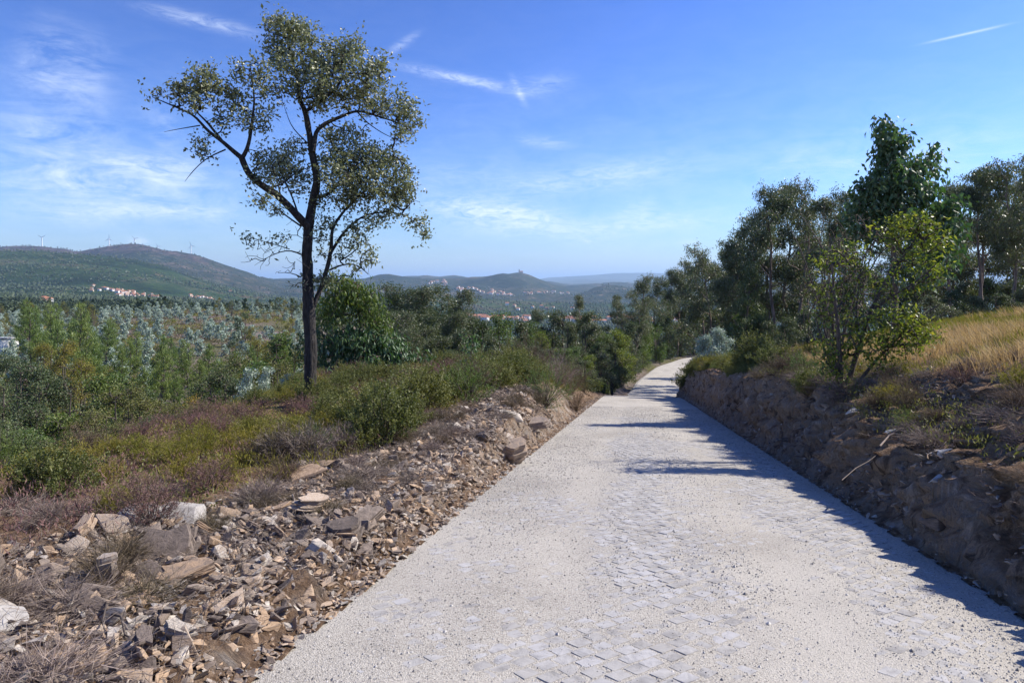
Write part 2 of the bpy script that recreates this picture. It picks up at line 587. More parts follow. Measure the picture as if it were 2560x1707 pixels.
def plain_mat(name, col, rough=0.6, var=0.0, noise=0.0, nscale=5.0):
    m, k = new_mat(name)
    p = k.n('ShaderNodeBsdfPrincipled', Roughness=rough)
    tc = k.n('ShaderNodeTexCoord')
    n = k.noise(tc.outputs['Object'], nscale, 5, 0.6)
    c = k.mix(n, tuple(x * (1 - noise) for x in col), tuple(min(1, x * (1 + noise)) for x in col))
    if var:
        oi = k.n('ShaderNodeObjectInfo')
        hv = k.n('ShaderNodeHueSaturation')
        k.l(c, hv.inputs['Color'])
        k.l(k.math('ADD', k.math('MULTIPLY', oi.outputs['Random'], var), 1 - var / 2), hv.inputs['Value'])
        c = hv.outputs[0]
    k.l(c, p.inputs['Base Color'])
    o = k.n('ShaderNodeOutputMaterial')
    k.l(p.outputs[0], o.inputs['Surface'])
    return m


def gnd_mat():
    m, k = new_mat("hillside_soil")
    g = k.n('ShaderNodeNewGeometry')
    pos = g.outputs['Position']
    n1 = k.noise(pos, 0.055, 6, 0.6)
    n2 = k.noise(pos, 0.9, 7, 0.65)
    n3 = k.noise(pos, 9.0, 6, 0.7)
    soil = k.ramp(n3, [(0.34, (0.12, 0.075, 0.048)), (0.5, (0.26, 0.165, 0.10)), (0.64, (0.46, 0.32, 0.21))])
    dry = k.ramp(n2, [(0.3, (0.13, 0.10, 0.08)), (0.55, (0.22, 0.175, 0.15)), (0.75, (0.15, 0.13, 0.07))])
    olive = k.ramp(n2, [(0.3, (0.045, 0.055, 0.012)), (0.6, (0.11, 0.115, 0.02)), (0.8, (0.16, 0.12, 0.03))])
    cover = k.mix(k.ramp(k.math('ADD', k.math('MULTIPLY', n1, 0.65), k.math('MULTIPLY', n2, 0.35)), [(0.48, 0.0), (0.56, 0.75)]), dry, olive)
    # cut banks: bare soil and rock where the ground is steep
    sep = k.n('ShaderNodeSeparateXYZ')
    k.l(g.outputs['Normal'], sep.inputs[0])
    steep = k.ramp(k.math('ADD', sep.outputs['Z'], k.math('MULTIPLY', n3, 0.12)), [(0.72, 1.0), (0.93, 0.0)])
    vs = k.mapping(pos, scale=(1.0, 1.0, 0.35))
    r1 = k.noise(vs, 3.4, 9, 0.74, distort=1.2)
    rock = k.ramp(r1, [(0.34, (0.09, 0.068, 0.052)), (0.43, (0.24, 0.18, 0.13)), (0.49, (0.47, 0.35, 0.245)), (0.55, (0.33, 0.275, 0.225)), (0.65, (0.60, 0.51, 0.42))])
    sp = k.n('ShaderNodeSeparateXYZ')
    k.l(pos, sp.inputs[0])
    base = k.mix(k.ramp(sp.outputs['Y'], [(0.0, 1.0), (1.0, 1.0)]), cover, cover)
    nearf = k.n('ShaderNodeMapRange', **{})
    nearf.inputs['From Min'].default_value = 30; nearf.inputs['From Max'].default_value = 60
    nearf.inputs['To Min'].default_value = 0.0; nearf.inputs['To Max'].default_value = 1.0
    k.l(sp.outputs['Y'], nearf.inputs['Value'])
    c = k.mix(nearf.outputs[0], k.mix(k.ramp(n2, [(0.55, 0.0), (0.75, 0.35)]), soil, olive), base)
    c = k.mix(steep, c, rock)
    p = k.n('ShaderNodeBsdfPrincipled', Roughness=0.95)
    p.inputs['Specular IOR Level'].default_value = 0.15
    k.l(c, p.inputs['Base Color'])
    b = k.n('ShaderNodeBump', Strength=1.0, Distance=0.16)
    k.l(k.math('ADD', n3, k.math('MULTIPLY', r1, 1.6)), b.inputs['Height'])
    k.l(b.outputs[0], p.inputs['Normal'])
    o = k.n('ShaderNodeOutputMaterial')
    k.l(p.outputs[0], o.inputs['Surface'])
    return m


def hills_mat(name, stops, fine=0.02, patch=0.0012, scar=0.55, heather=False):
    m, k = new_mat(name)
    g = k.n('ShaderNodeNewGeometry')
    pos = g.outputs['Position']
    a = k.noise(pos, fine, 8, 0.75)
    b = k.noise(pos, patch, 7, 0.62)
    f = k.math('ADD', k.math('MULTIPLY', a, 0.42), k.math('MULTIPLY', b, 0.58))
    col = k.ramp(f, stops)
    sp = k.n('ShaderNodeSeparateXYZ')
    k.l(pos, sp.inputs[0])
    if heather:
        # open heath and rock on the upper slopes
        hz = k.math('ADD', k.math('MULTIPLY', sp.outputs['Z'], 1 / 340.0), k.math('MULTIPLY', b, 1.3))
        hf = k.ramp(hz, [(1.15 / 2, 0.0), (1.38 / 2, 1.0)])
        hz2 = k.math('MULTIPLY', hz, 0.5)
        hf = k.ramp(k.math('ADD', hz2, k.math('MULTIPLY', a, 0.15)), [(0.70, 0.0), (0.78, 1.0)])
        hc = k.ramp(a, [(0.40, (0.026, 0.024, 0.022)), (0.5, (0.060, 0.043, 0.040)), (0.6, (0.12, 0.09, 0.078))])
        col = k.mix(hf, col, hc)
    vo = k.noise(k.mapping(pos, scale=(1, 1.7, 1.0)), patch * 3.5, 5, 0.55, distort=0.4)
    line = k.ramp(k.math('ABSOLUTE', k.math('SUBTRACT', vo, 0.5)), [(0.0, 1.0), (0.006, 0.0)])
    pm = k.ramp(k.noise(pos, patch * 1.3, 2, 0.5), [(scar, 0.0), (scar + 0.06, 1.0)])
    col = k.mix(k.math('MULTIPLY', k.math('MULTIPLY', line, pm), 0.7), col, (0.36, 0.28, 0.21))
    clear = k.ramp(k.noise(pos, patch * 4, 5, 0.6), [(0.66, 0.0), (0.70, 0.8)])
    col = k.mix(clear, col, (0.22, 0.165, 0.11))
    p = k.n('ShaderNodeBsdfPrincipled', Roughness=0.95)
    p.inputs['Specular IOR Level'].default_value = 0.1
    k.l(col, p.inputs['Base Color'])
    bu = k.n('ShaderNodeBump', Strength=1.0, Distance=22.0)
    k.l(a, bu.inputs['Height'])
    k.l(bu.outputs[0], p.inputs['Normal'])
    o = k.n('ShaderNodeOutputMaterial')
    k.l(p.outputs[0], o.inputs['Surface'])
    return m


def road_mat():
    m, k = new_mat("pale_gravel")
    g = k.n('ShaderNodeNewGeometry')
    pos = g.outputs['Position']
    n1 = k.noise(pos, 0.6, 6, 0.6)
    n2 = k.noise(pos, 60, 4, 0.8)
    vo = k.n('ShaderNodeTexVoronoi', Scale=110.0)
    k.l(pos, vo.inputs['Vector'])
    f = k.math('ADD', k.math('MULTIPLY', n2, 0.7), k.math('MULTIPLY', n1, 0.3))
    col = k.ramp(f, [(0.34, (0.185, 0.166, 0.140)), (0.46, (0.355, 0.326, 0.280)), (0.58, (0.485, 0.452, 0.392))])
    st = k.ramp(vo.outputs['Color'], [(0.0, 0.62), (0.35, 1.0), (1.0, 1.04)])
    col = k.mix(0.6, col, st, 'MULTIPLY')
    dust = k.noise(k.mapping(pos, scale=(1, .3, 1), rot=(0, 0, R(-10))), 1.1, 5, 0.6)
    col = k.mix(k.ramp(dust, [(0.42, 0.0), (0.62, 0.38)]), col, (0.46, 0.43, 0.38))
    # paler wheel tracks are only a matter of washed dust
    p = k.n('ShaderNodeBsdfPrincipled', Roughness=0.9)
    p.inputs['Specular IOR Level'].default_value = 0.25
    k.l(col, p.inputs['Base Color'])
    b = k.n('ShaderNodeBump', Strength=0.7, Distance=0.006)
    k.l(k.math('ADD', n2, k.math('MULTIPLY', vo.outputs['Distance'], 1.2)), b.inputs['Height'])
    k.l(b.outputs[0], p.inputs['Normal'])
    o = k.n('ShaderNodeOutputMaterial')
    k.l(p.outputs[0], o.inputs['Surface'])
    return m


def stone_mat(name, stops, use_obj=True, lay=True):
    m, k = new_mat(name)
    tc = k.n('ShaderNodeTexCoord')
    oi = k.n('ShaderNodeObjectInfo')
    at = k.n('ShaderNodeAttribute', _attribute_name='v')
    pos = tc.outputs['Object']
    n = k.noise(k.mapping(pos, scale=(2, 2, 9) if lay else (1, 1, 1)), 7.0, 7, 0.7, distort=0.4)
    r = k.math('ADD', oi.outputs['Random'] if use_obj else at.outputs['Fac'], 0.0)
    f = k.math('ADD', k.math('MULTIPLY', r, 0.82), k.math('MULTIPLY', n, 0.36))
    f = k.math('SUBTRACT', f, 0.09)
    col = k.ramp(f, stops)
    col = k.mix(0.75, col, k.ramp(n, [(0.3, 0.45), (0.5, 1.0), (0.7, 1.25)]), 'MULTIPLY')
    p = k.n('ShaderNodeBsdfPrincipled', Roughness=0.75)
    p.inputs['Specular IOR Level'].default_value = 0.35
    k.l(col, p.inputs['Base Color'])
    b = k.n('ShaderNodeBump', Strength=0.9, Distance=0.015)
    k.l(n, b.inputs['Height']); k.l(b.outputs[0], p.inputs['Normal'])
    o = k.n('ShaderNodeOutputMaterial')
    k.l(p.outputs[0], o.inputs['Surface'])
    return m


ROCK_STOPS = [(p, (c[0] * 1.08, c[1], c[2] * .9)) for p, c in [(0.0, (0.075, 0.065, 0.058)), (0.2, (0.16, 0.135, 0.12)), (0.42, (0.25, 0.215, 0.19)), (0.55, (0.34, 0.25, 0.17)), (0.68, (0.42, 0.33, 0.25)), (0.82, (0.33, 0.32, 0.31)), (1.0, (0.60, 0.55, 0.48))]]
M = {}
M['ground'] = gnd_mat()
M['road'] = road_mat()
M['sett'] = stone_mat("granite_sett", [(0.0, (0.32, 0.302, 0.275)), (0.6, (0.37, 0.355, 0.335)), (0.92, (0.40, 0.388, 0.378)), (1.0, (0.37, 0.32, 0.25))], use_obj=False, lay=False)
M['pebble'] = stone_mat("pebble", [(0.0, (0.13, 0.12, 0.11)), (0.25, (0.34, 0.32, 0.29)), (1.0, (0.58, 0.56, 0.52))], use_obj=False, lay=False)
M['rock'] = stone_mat("slate_rock", ROCK_STOPS)
M['rubble'] = stone_mat("slate_rubble", ROCK_STOPS, use_obj=False)
M['white_rock'] = stone_mat("white_quartz", [(0.0, (0.30, 0.275, 0.245)), (1.0, (0.50, 0.47, 0.43))])
M['hill_green'] = hills_mat("wooded_hill", [(0.40, (0.010, 0.022, 0.011)), (0.48, (0.026, 0.054, 0.018)), (0.54, (0.050, 0.090, 0.030)), (0.61, (0.12, 0.085, 0.06))], fine=0.03, patch=0.0022, scar=0.5)
M['hill_far'] = hills_mat("heath_hill", [(0.40, (0.008, 0.018, 0.010)), (0.49, (0.022, 0.036, 0.018)), (0.55, (0.045, 0.048, 0.030)), (0.62, (0.13, 0.095, 0.07))], fine=0.012, patch=0.0013, scar=0.42, heather=True)
M['mountain'] = hills_mat("far_mountain", [(0.3, (0.04, 0.05, 0.03)), (0.7, (0.10, 0.10, 0.07))], fine=0.004, patch=0.0004, scar=0.6)
M['oak_bark'] = bark_mat("cork_oak_bark", (0.008, 0.007, 0.006), (0.045, 0.038, 0.032), 13, 1.0)
M['euc_bark'] = bark_mat("eucalyptus_bark", (0.06, 0.045, 0.035), (0.20, 0.155, 0.12), 6, 0.5, 0.15)
M['twig'] = bark_mat("twig_bark", (0.035, 0.026, 0.02), (0.10, 0.078, 0.062), 20, 0.2)
M['greytwig'] = leaf_mat("dry_twigs", [(0.0, (0.10, 0.075, 0.06)), (0.5, (0.22, 0.175, 0.145)), (1.0, (0.36, 0.30, 0.25))], 0.9, 0.1, (1, 1, 1), spec=0.1)
M['oak'] = leaf_mat("cork_oak_leaves", [(0.0, (0.095, 0.110, 0.048)), (0.4, (0.170, 0.190, 0.092)), (0.75, (0.26, 0.28, 0.155)), (1.0, (0.42, 0.43, 0.30))], 0.42, 0.3, (1.05, 1.12, .75), spec=0.5)
M['euc'] = leaf_mat("eucalyptus_leaves", [(0.0, (0.048, 0.066, 0.030)), (0.5, (0.10, 0.126, 0.060)), (0.85, (0.17, 0.195, 0.11)), (1.0, (0.22, 0.19, 0.12))], 0.38, 0.24, spec=0.5)
M['euclit'] = leaf_mat("windblown_eucalyptus_leaves", [(0.0, (0.050, 0.068, 0.028)), (0.5, (0.095, 0.12, 0.050)), (0.85, (0.16, 0.19, 0.10)), (1.0, (0.27, 0.29, 0.19))], 0.4, 0.22)
M['eucbig'] = leaf_mat("juvenile_eucalyptus_leaves", [(0.0, (0.045, 0.082, 0.030)), (0.5, (0.095, 0.155, 0.062)), (0.85, (0.18, 0.24, 0.13)), (1.0, (0.42, 0.46, 0.36))], 0.5, 0.25, (1.0, 1.35, 0.5), spec=0.4)
M['silver'] = leaf_mat("silver_leaves", [(0.0, (0.17, 0.23, 0.165)), (0.5, (0.36, 0.43, 0.34)), (1.0, (0.64, 0.68, 0.60))], 0.5, 0.18, (0.9, 1.1, 0.8))
M['pine'] = leaf_mat("pine_needles", [(0.0, (0.070, 0.110, 0.026)), (0.5, (0.15, 0.21, 0.055)), (1.0, (0.27, 0.33, 0.11))], 0.5, 0.3)
M['green'] = leaf_mat("bright_green_leaves", [(0.0, (0.050, 0.085, 0.018)), (0.5, (0.105, 0.16, 0.036)), (1.0, (0.20, 0.25, 0.07))], 0.5, 0.3)
M['dark'] = leaf_mat("dark_green_leaves", [(0.0, (0.036, 0.056, 0.020)), (0.5, (0.080, 0.115, 0.042)), (1.0, (0.17, 0.19, 0.085))], 0.5, 0.2)
M['yellow'] = leaf_mat("yellow_green_leaves", [(0.0, (0.06, 0.10, 0.018)), (0.5, (0.13, 0.18, 0.03)), (0.85, (0.26, 0.29, 0.055)), (1.0, (0.38, 0.30, 0.06))], 0.45, 0.38, spec=0.4)
M['shrub'] = leaf_mat("olive_shrub_leaves", [(0.0, (0.065, 0.075, 0.018)), (0.5, (0.135, 0.15, 0.040)), (0.9, (0.24, 0.235, 0.085)), (1.0, (0.16, 0.10, 0.05))], 0.55, 0.3)
M['heath'] = leaf_mat("heather_sprigs", [(0.0, (0.11, 0.060, 0.052)), (0.5, (0.21, 0.118, 0.105)), (0.85, (0.34, 0.21, 0.19)), (1.0, (0.14, 0.14, 0.04))], 0.8, 0.2, (1, 1, 1), spec=0.1)
M['gorse'] = leaf_mat("yellow_heath_sprigs", [(0.0, (0.09, 0.085, 0.014)), (0.5, (0.20, 0.185, 0.026)), (0.9, (0.33, 0.29, 0.055)), (1.0, (0.24, 0.14, 0.04))], 0.7, 0.3)
M['brownheath'] = leaf_mat("brown_heath_sprigs", [(0.0, (0.075, 0.058, 0.034)), (0.5, (0.15, 0.115, 0.072)), (1.0, (0.25, 0.20, 0.14))], 0.8, 0.2, (1, 1, 1), spec=0.1)
M['straw'] = leaf_mat("straw_grass", [(0.0, (0.22, 0.16, 0.07)), (0.5, (0.42, 0.32, 0.17)), (0.8, (0.60, 0.48, 0.29)), (1.0, (0.20, 0.21, 0.06))], 0.7, 0.35, (1.1, 1.0, 0.7), spec=0.2)
M['grass'] = leaf_mat("green_grass", [(0.0, (0.075, 0.085, 0.016)), (0.5, (0.15, 0.155, 0.03)), (0.9, (0.26, 0.22, 0.07)), (1.0, (0.30, 0.13, 0.05))], 0.7, 0.35, spec=0.2)
M['orange'] = leaf_mat("autumn_leaves", [(0.0, (0.12, 0.11, 0.02)), (0.5, (0.26, 0.20, 0.04)), (1.0, (0.42, 0.24, 0.05))], 0.5, 0.35)
M['wood'] = leaf_mat("distant_foliage", [(0.0, (0.018, 0.034, 0.014)), (0.5, (0.038, 0.062, 0.026)), (0.85, (0.065, 0.09, 0.035)), (1.0, (0.11, 0.13, 0.07))], 0.7, 0.1, var=0)


# ------------------------------------------------------------------ ground, road
def build_ground():
    rows = np.r_[np.arange(-14, 60, 0.6), np.exp(np.linspace(np.log(60), np.log(34000), 560))]
    u = np.unique(np.r_[np.linspace(-1.7, -0.85, 40), np.linspace(-0.85, 0.85, 440), np.linspace(0.85, 1.7, 40)])
    Wd = np.maximum(rows, 60.0)
    X = Wd[:, None] * u[None]; Y = np.repeat(rows[:, None], len(u), 1)
    Z, S, I = H(X, Y, True)
    yy = CL[I, 1]
    a = np.abs(S)
    lower = (a < 5.7) * 0.45 * (yy < 64) + (a < 3.4) * 0.25 * (yy >= 64)
    Z = Z - lower
    V = np.stack([X, Y, Z], -1).reshape(-1, 3)
    nu = len(u)

    def part(r0, r1, name, mat, label):
        r = np.arange(r0, r1)[:, None]; c = np.arange(nu - 1)[None]
        q = np.stack([r * nu + c, r * nu + c + 1, (r + 1) * nu + c + 1, (r + 1) * nu + c], -1).reshape(-1, 4)
        off = r0 * nu
        me = make_mesh(name, V[off:(r1 + 1) * nu], q - off, None, [mat], smooth=True)
        tag(link(name, me), label, kind='structure')

    e = [0, np.searchsorted(rows, 430), np.searchsorted(rows, 4200), np.searchsorted(rows, 14000), len(rows) - 1]
    part(e[0], e[1], 'ground', M['ground'], 'dry heath ground sloping down to the left of the track')
    part(e[1], e[2], 'hills', M['hill_green'], 'dark green wooded hill and valley behind the plantation')
    part(e[2], e[3], 'hills', M['hill_far'], 'bluish heath covered hills with wind turbines and villages')
    part(e[3], e[4], 'mountains', M['mountain'], 'pale blue mountain range on the horizon')


def strip(idx, S, zfun):
    """grid along the centreline: idx centreline indices, S offsets"""
    P = CL[idx]; Nn = CLN[idx]
    X = P[:, None, 0] + Nn[:, None, 0] * S[None]; Y = P[:, None, 1] + Nn[:, None, 1] * S[None]
    return X, Y, zfun(X, Y)


def grid_quads(nr, nc):
    r = np.arange(nr - 1)[:, None]; c = np.arange(nc - 1)[None]
    return np.stack([r * nc + c, r * nc + c + 1, (r + 1) * nc + c + 1, (r + 1) * nc + c], -1).reshape(-1, 4)


def dense_cl(y0, y1, step):
    """centreline resampled finely between two y values: P, N"""
    m = (CL[:, 1] > y0 - 1) & (CL[:, 1] < y1 + 1)
    i = np.where(m)[0]
    L = np.r_[0, np.cumsum(np.linalg.norm(np.diff(CL[i, :2], axis=0), axis=1))]
    t = np.arange(0, L[-1], step)
    P = np.stack([np.interp(t, L, CL[i, j]) for j in range(3)], 1)
    Nn = np.stack([np.interp(t, L, CLN[i, j]) for j in range(2)], 1)
    return P, unit(Nn)


def n3(a, b, c):
    """cheap 3-axis fbm"""
    return fbm(a * 1.0 + c * 0.73 + 11, b + c * 0.61, 4, 0.6)


def build_banks():
    for side in (-1, 1):
        P, Nn = dense_cl(-8, 63, 0.055)
        P = np.concatenate([P[:560], P[560::3]]); Nn = np.concatenate([Nn[:560], Nn[560::3]])
        if side < 0:
            S = -np.r_[np.linspace(2.15, 3.3, 26), np.linspace(3.4, 6.0, 18)]
        else:
            S = np.r_[np.linspace(2.2, 4.0, 84), np.linspace(4.05, 6.0, 20)]
        X = P[:, None, 0] + Nn[:, None, 0] * S[None]; Y = P[:, None, 1] + Nn[:, None, 1] * S[None]
        Z = H(X, Y)
        a = np.abs(S)[None]
        fade = sstep(2.2, 2.5, a) * (1 - sstep(5.0, 6.0, a))
        amp = 0.36 if side > 0 else 0.16
        face = (1 - sstep(3.3, 4.6, a)) * fade
        dn = n3(Y * 1.5, Z * 2.2, X * 1.5) * amp * face
        dn += n3(Y * 5 + 40, Z * 6, X * 5) * amp * 0.45 * face
        rd_ = 1 - np.abs(n3(Y * 3.1 + 9, Z * 1.6, X * 3.1)) * 3
        dn += (rd_ - .4) * amp * .34 * face + np.round(n3(Y * 9, Z * 5, X * 9) * 5) / 5 * amp * .22 * face
        X = X + Nn[:, None, 0] * dn; Y = Y + Nn[:, None, 1] * dn
        Z = Z + fade * (0.06 * fbm(X * 2, Y * 2, 4) + 0.05 * fbm(X * 8, Y * 8, 3))
        if side > 0:   # ragged undercut lip
            lip = sstep(2.6, 3.0, a) * (1 - sstep(3.2, 3.9, a))
            Z = Z + lip * 0.18 * fbm(Y * 1.1 + 3, X * 1.1, 4)
        V = np.stack([X, Y, Z], -1).reshape(-1, 3)
        q = grid_quads(len(P), len(S))
        if side < 0:
            q = q[:, ::-1]
        me = make_mesh('earth_bank', V, q, None, [M['ground']], smooth=True)
        tag(link('ground', me), 'low stony earth verge along the left edge of the track' if side < 0 else 'shaded cut earth bank along the right edge of the track', kind='structure')


def road_z(S, y, X, Y):
    camber = -0.03 * (S / RW) ** 2
    return camber + 0.012 * fbm(X * 1.3, Y * 1.3, 4) - 0.012 * np.exp(-((np.abs(S) - 0.85) / 0.3) ** 2) + 0.0045 * fbm(X * 6, Y * 6, 4, .7)


def build_road():
    P, Nn = dense_cl(-10, 200, 0.05)
    keep = np.r_[np.arange(0, 200, 5), np.arange(200, 560, 1), np.arange(560, 1100, 3), np.arange(1100, len(P), 6)]
    P, Nn = P[keep], Nn[keep]
    S = np.linspace(-2.55, 2.6, 104)
    X = P[:, None, 0] + Nn[:, None, 0] * S[None]; Y = P[:, None, 1] + Nn[:, None, 1] * S[None]
    e = sstep(2.2, 2.6, np.abs(S))[None]
    Z = P[:, None, 2] + road_z(S[None], P[:, None, 1], X, Y) + 0.03 - 0.10 * e
    wob = 0.07 * fbm(Y * .9 + 5, X * 0 + np.sign(S)[None] * 3, 3) * (np.abs(S)[None] > 2.1)
    X = X + Nn[:, None, 0] * wob; Y = Y + Nn[:, None, 1] * wob
    me = make_mesh('road', np.stack([X, Y, Z], -1).reshape(-1, 3), grid_quads(len(P), len(S)), None, [M['road']], smooth=True)
    road = tag(link('road', me), 'pale gravel track with granite setts showing through, running downhill', kind='structure')

    # granite setts, laid diagonally, mostly buried in the gravel
    r = np.random.default_rng(11)
    ang = R(38)
    ca, sa = math.cos(ang), math.sin(ang)
    cw, ch = 0.135, 0.11
    I, J = np.meshgrid(np.arange(-160, 160), np.arange(-160, 160))
    I = I.ravel(); J = J.ravel()
    px = (I + 0.5 * (J % 2) + np.sin(J * 12.9) * .12) * cw + r.normal(0, .006, len(I)); py = J * ch + r.normal(0, .006, len(I))
    x = px * ca - py * sa + 2.0; y = px * sa + py * ca + 12.0
    s, idx = nearest(x, y)
    k = (np.abs(s) < 2.05) & (y > 1.2) & (y < 22)
    x, y, s, idx = x[k], y[k], s[k], idx[k]
    # the gravel cover is thin in a band along the middle
    cover = fbm(x * 0.9 + 3, y * 0.55, 5, 0.6)
    lift = -0.0036 + 0.012 * cover + 0.0070 * np.exp(-((s + 0.1) / 0.65) ** 2) + 0.005 * np.exp(-((s - 1.45) / 0.45) ** 2) + r.normal(0, .0013, len(x))
    lift = np.minimum(lift, 0.0032 + r.normal(0, .0008, len(x)))
    k = lift > -0.005
    x, y, s, idx, lift = x[k], y[k], s[k], idx[k], lift[k]
    z0 = np.interp(y - CLN[idx, 1] * s, CL[:, 1][:220], CL[:, 2][:220]) + road_z(s, y, x, y) + 0.03 + lift
    n = len(x)
    an = np.arange(8) / 8 * 2 * math.pi + math.pi / 8
    cx8 = np.array([.5, .5, .45, -.45, -.5, -.5, -.45, .45]); cy8 = np.array([-.45, .45, .5, .5, .45, -.45, -.5, -.5])
    w = (cw - 0.010) * r.uniform(.9, 1.0, n); h = (ch - 0.010) * r.uniform(.88, 1.0, n)
    ring = np.stack([cx8[None] * w[:, None] * (1 + r.normal(0, .03, (n, 8))), cy8[None] * h[:, None] * (1 + r.normal(0, .035, (n, 8)))], -1)
    da = r.normal(0, .03, n)[:, None] + ang
    rx = ring[..., 0] * np.cos(da) - ring[..., 1] * np.sin(da); ry = ring[..., 0] * np.sin(da) + ring[..., 1] * np.cos(da)
    V = np.empty((n, 17, 3))
    slope = -0.124
    tz = r.normal(0, 0.012, (n, 2))
    for li, (scl, dz) in enumerate(((0.93, 0.0), (1.0, -0.012))):
        V[:, li * 8:li * 8 + 8, 0] = x[:, None] + rx * scl
        V[:, li * 8:li * 8 + 8, 1] = y[:, None] + ry * scl
        V[:, li * 8:li * 8 + 8, 2] = z0[:, None] + dz + ry * scl * slope + rx * scl * tz[:, :1] + ry * scl * tz[:, 1:]
    V[:, 16] = np.stack([x, y, z0 + 0.001], -1)
    b = np.arange(n)[:, None, None] * 17
    i8 = np.arange(8)[None, :, None]; j8 = (i8 + 1) % 8
    T = (b + np.concatenate([i8, j8, np.full_like(i8, 16)], -1)).reshape(-1, 3)
    Q = (b + np.concatenate([i8 + 8, j8 + 8, j8, i8], -1)).reshape(-1, 4)
    vv = r.random(n)
    me = make_mesh('setts', V.reshape(-1, 3), Q, T, [M['sett']], np.r_[np.repeat(vv, 8), np.repeat(vv, 8)], smooth=False)
    link('sett_paving', me, road)

    # loose gravel
    n = 150000
    t = 1.8 + 26 * r.random(n) ** 1.6
    s = r.uniform(-2.4, 2.45, n) + 0
    xx = np.interp(t, CL[:, 1][:220], CL[:, 0][:220]) + s * 0.984; yy = t - s * 0.18
    zz = np.interp(t, CL[:, 1][:220], CL[:, 2][:220]) + road_z(s, yy, xx, yy) + 0.03
    size = r.gamma(2.2, 0.0011, n) * (1 + t * 0.04) + 0.0014
    track = np.exp(-((np.abs(s) - 0.9) / 0.25) ** 2)
    size *= 1 - 0.75 * track * r.random(n)
    size *= .75 + .5 * np.clip(fbm(xx * .8 + 2, yy * .35, 3) + .5, 0, 1)
    octv = np.array([[1, 0, 0], [0, 1, 0], [-1, 0, 0], [0, -1, 0], [0, 0, .75], [0, 0, -.6]])
    octt = np.array([[0, 1, 4], [1, 2, 4], [2, 3, 4], [3, 0, 4], [1, 0, 5], [2, 1, 5], [3, 2, 5], [0, 3, 5]])
    V = octv[None] * size[:, None, None] * r.uniform(.6, 1.35, (n, 6, 1))
    V += np.stack([xx, yy, zz + size * 0.25], -1)[:, None]
    T = (np.arange(n)[:, None, None] * 6 + octt[None]).reshape(-1, 3)
    me = make_mesh('gravel', V.reshape(-1, 3), None, T, [M['pebble']], np.repeat(r.random(n), 8))
    tag(link('gravel', me), 'loose pale gravel scattered over the track', kind='stuff')


build_ground()
build_banks()
build_road()


# ------------------------------------------------------------------ rocks
def rock_mesh(seed, dims, npts=16, mat=None, name='rock'):
    r = random.Random(seed)
    bm = bmesh.new()
    for i in range(npts):
        x, y, z = (r.uniform(-1, 1) for _ in range(3))
        m = max(abs(x), abs(y), abs(z)) or 1
        f = (1 / m) ** 0.75
        bm.verts.new((x * f * dims[0] * .5, y * f * dims[1] * .5, z * f * dims[2] * .5))
    res = bmesh.ops.convex_hull(bm, input=bm.verts)
    junk = [g for g in res['geom_interior'] + res['geom_unused'] if isinstance(g, bmesh.types.BMVert)]
    bmesh.ops.delete(bm, geom=list(set(junk)), context='VERTS')
    bmesh.ops.dissolve_limit(bm, angle_limit=R(12), verts=bm.verts, edges=bm.edges)
    bmesh.ops.bevel(bm, geom=list(bm.edges), offset=min(dims) * 0.05, segments=1, affect='EDGES')
    bmesh.ops.triangulate(bm, faces=bm.faces)
    me = bpy.data.meshes.new(name)
    bm.to_mesh(me); bm.free()
    me.materials.append(mat or M['rock'])
    a = me.attributes.new('v', 'FLOAT', 'FACE')
    a.data.foreach_set('value', np.full(len(me.polygons), r.random(), np.float32))
    return me


def layered_rock_mesh(seed, dims, layers=5, name='rock', mat=None):
    """slate block: thin irregular plates on top of each other"""
    r = np.random.default_rng(seed)
    acc = Acc()
    z = 0
    k = 11
    out = np.abs(r.normal(1, .16, k))
    an = np.arange(k) / k * 2 * math.pi
    for l in range(layers):
        th = dims[2] / layers * r.uniform(.7, 1.4)
        sc = r.uniform(.82, 1.05) * (1 - 0.12 * l / layers)
        o = out * (1 + r.normal(0, .06, k))
        cx, cy = r.normal(0, dims[0] * .03), r.normal(0, dims[1] * .04)
        V = []
        for zz, s2 in ((0, .96), (th * .5, 1.0), (th * .98, .95)):
            jit = 1 + r.normal(0, .025, k)
            V.append(np.stack([np.cos(an) * o * jit * dims[0] * .5 * sc * s2 + cx, np.sin(an) * o * jit * dims[1] * .5 * sc * s2 + cy,
                               np.full(k, z + zz) + np.cos(an) * th * .15], 1))
        V.append(np.array([[cx, cy, z + th]])); V.append(np.array([[cx, cy, z]]))
        V = np.concatenate(V)
        i = np.arange(k); j = (i + 1) % k
        Q = np.concatenate([np.stack([i, j, j + k, i + k], 1), np.stack([i + k, j + k, j + 2 * k, i + 2 * k], 1)])
        T = np.concatenate([np.stack([i + 2 * k, j + 2 * k, np.full(k, 3 * k)], 1), np.stack([j, i, np.full(k, 3 * k + 1)], 1)])
        acc.add(V, Q, T)
        z += th * 0.93
    return acc.mesh(name, [mat or M['rock']])


def off_xy(t, s):
    """point beside the centreline at forward distance t, offset s"""
    k = slice(0, int(np.argmax(CL[:, 1])))
    g = [np.interp(t, CL[k, 1], a[k]) for a in (CL[:, 0], CLN[:, 0], CLN[:, 1])]
    return g[0] + g[1] * s, t + g[2] * s


def zone_left(t):
    for lim, w in ((2.8, 'at the bottom edge'), (3.9, 'beside the flat tan rock'), (5.2, 'by the leaning slab'), (6.8, 'level with the white boulder'), (8.9, 'by the upright stones'), (11, 'in the dip between heaps'), (13.5, 'on the far mound')):
        if t < lim:
            return w
    return 'beyond the far mound'


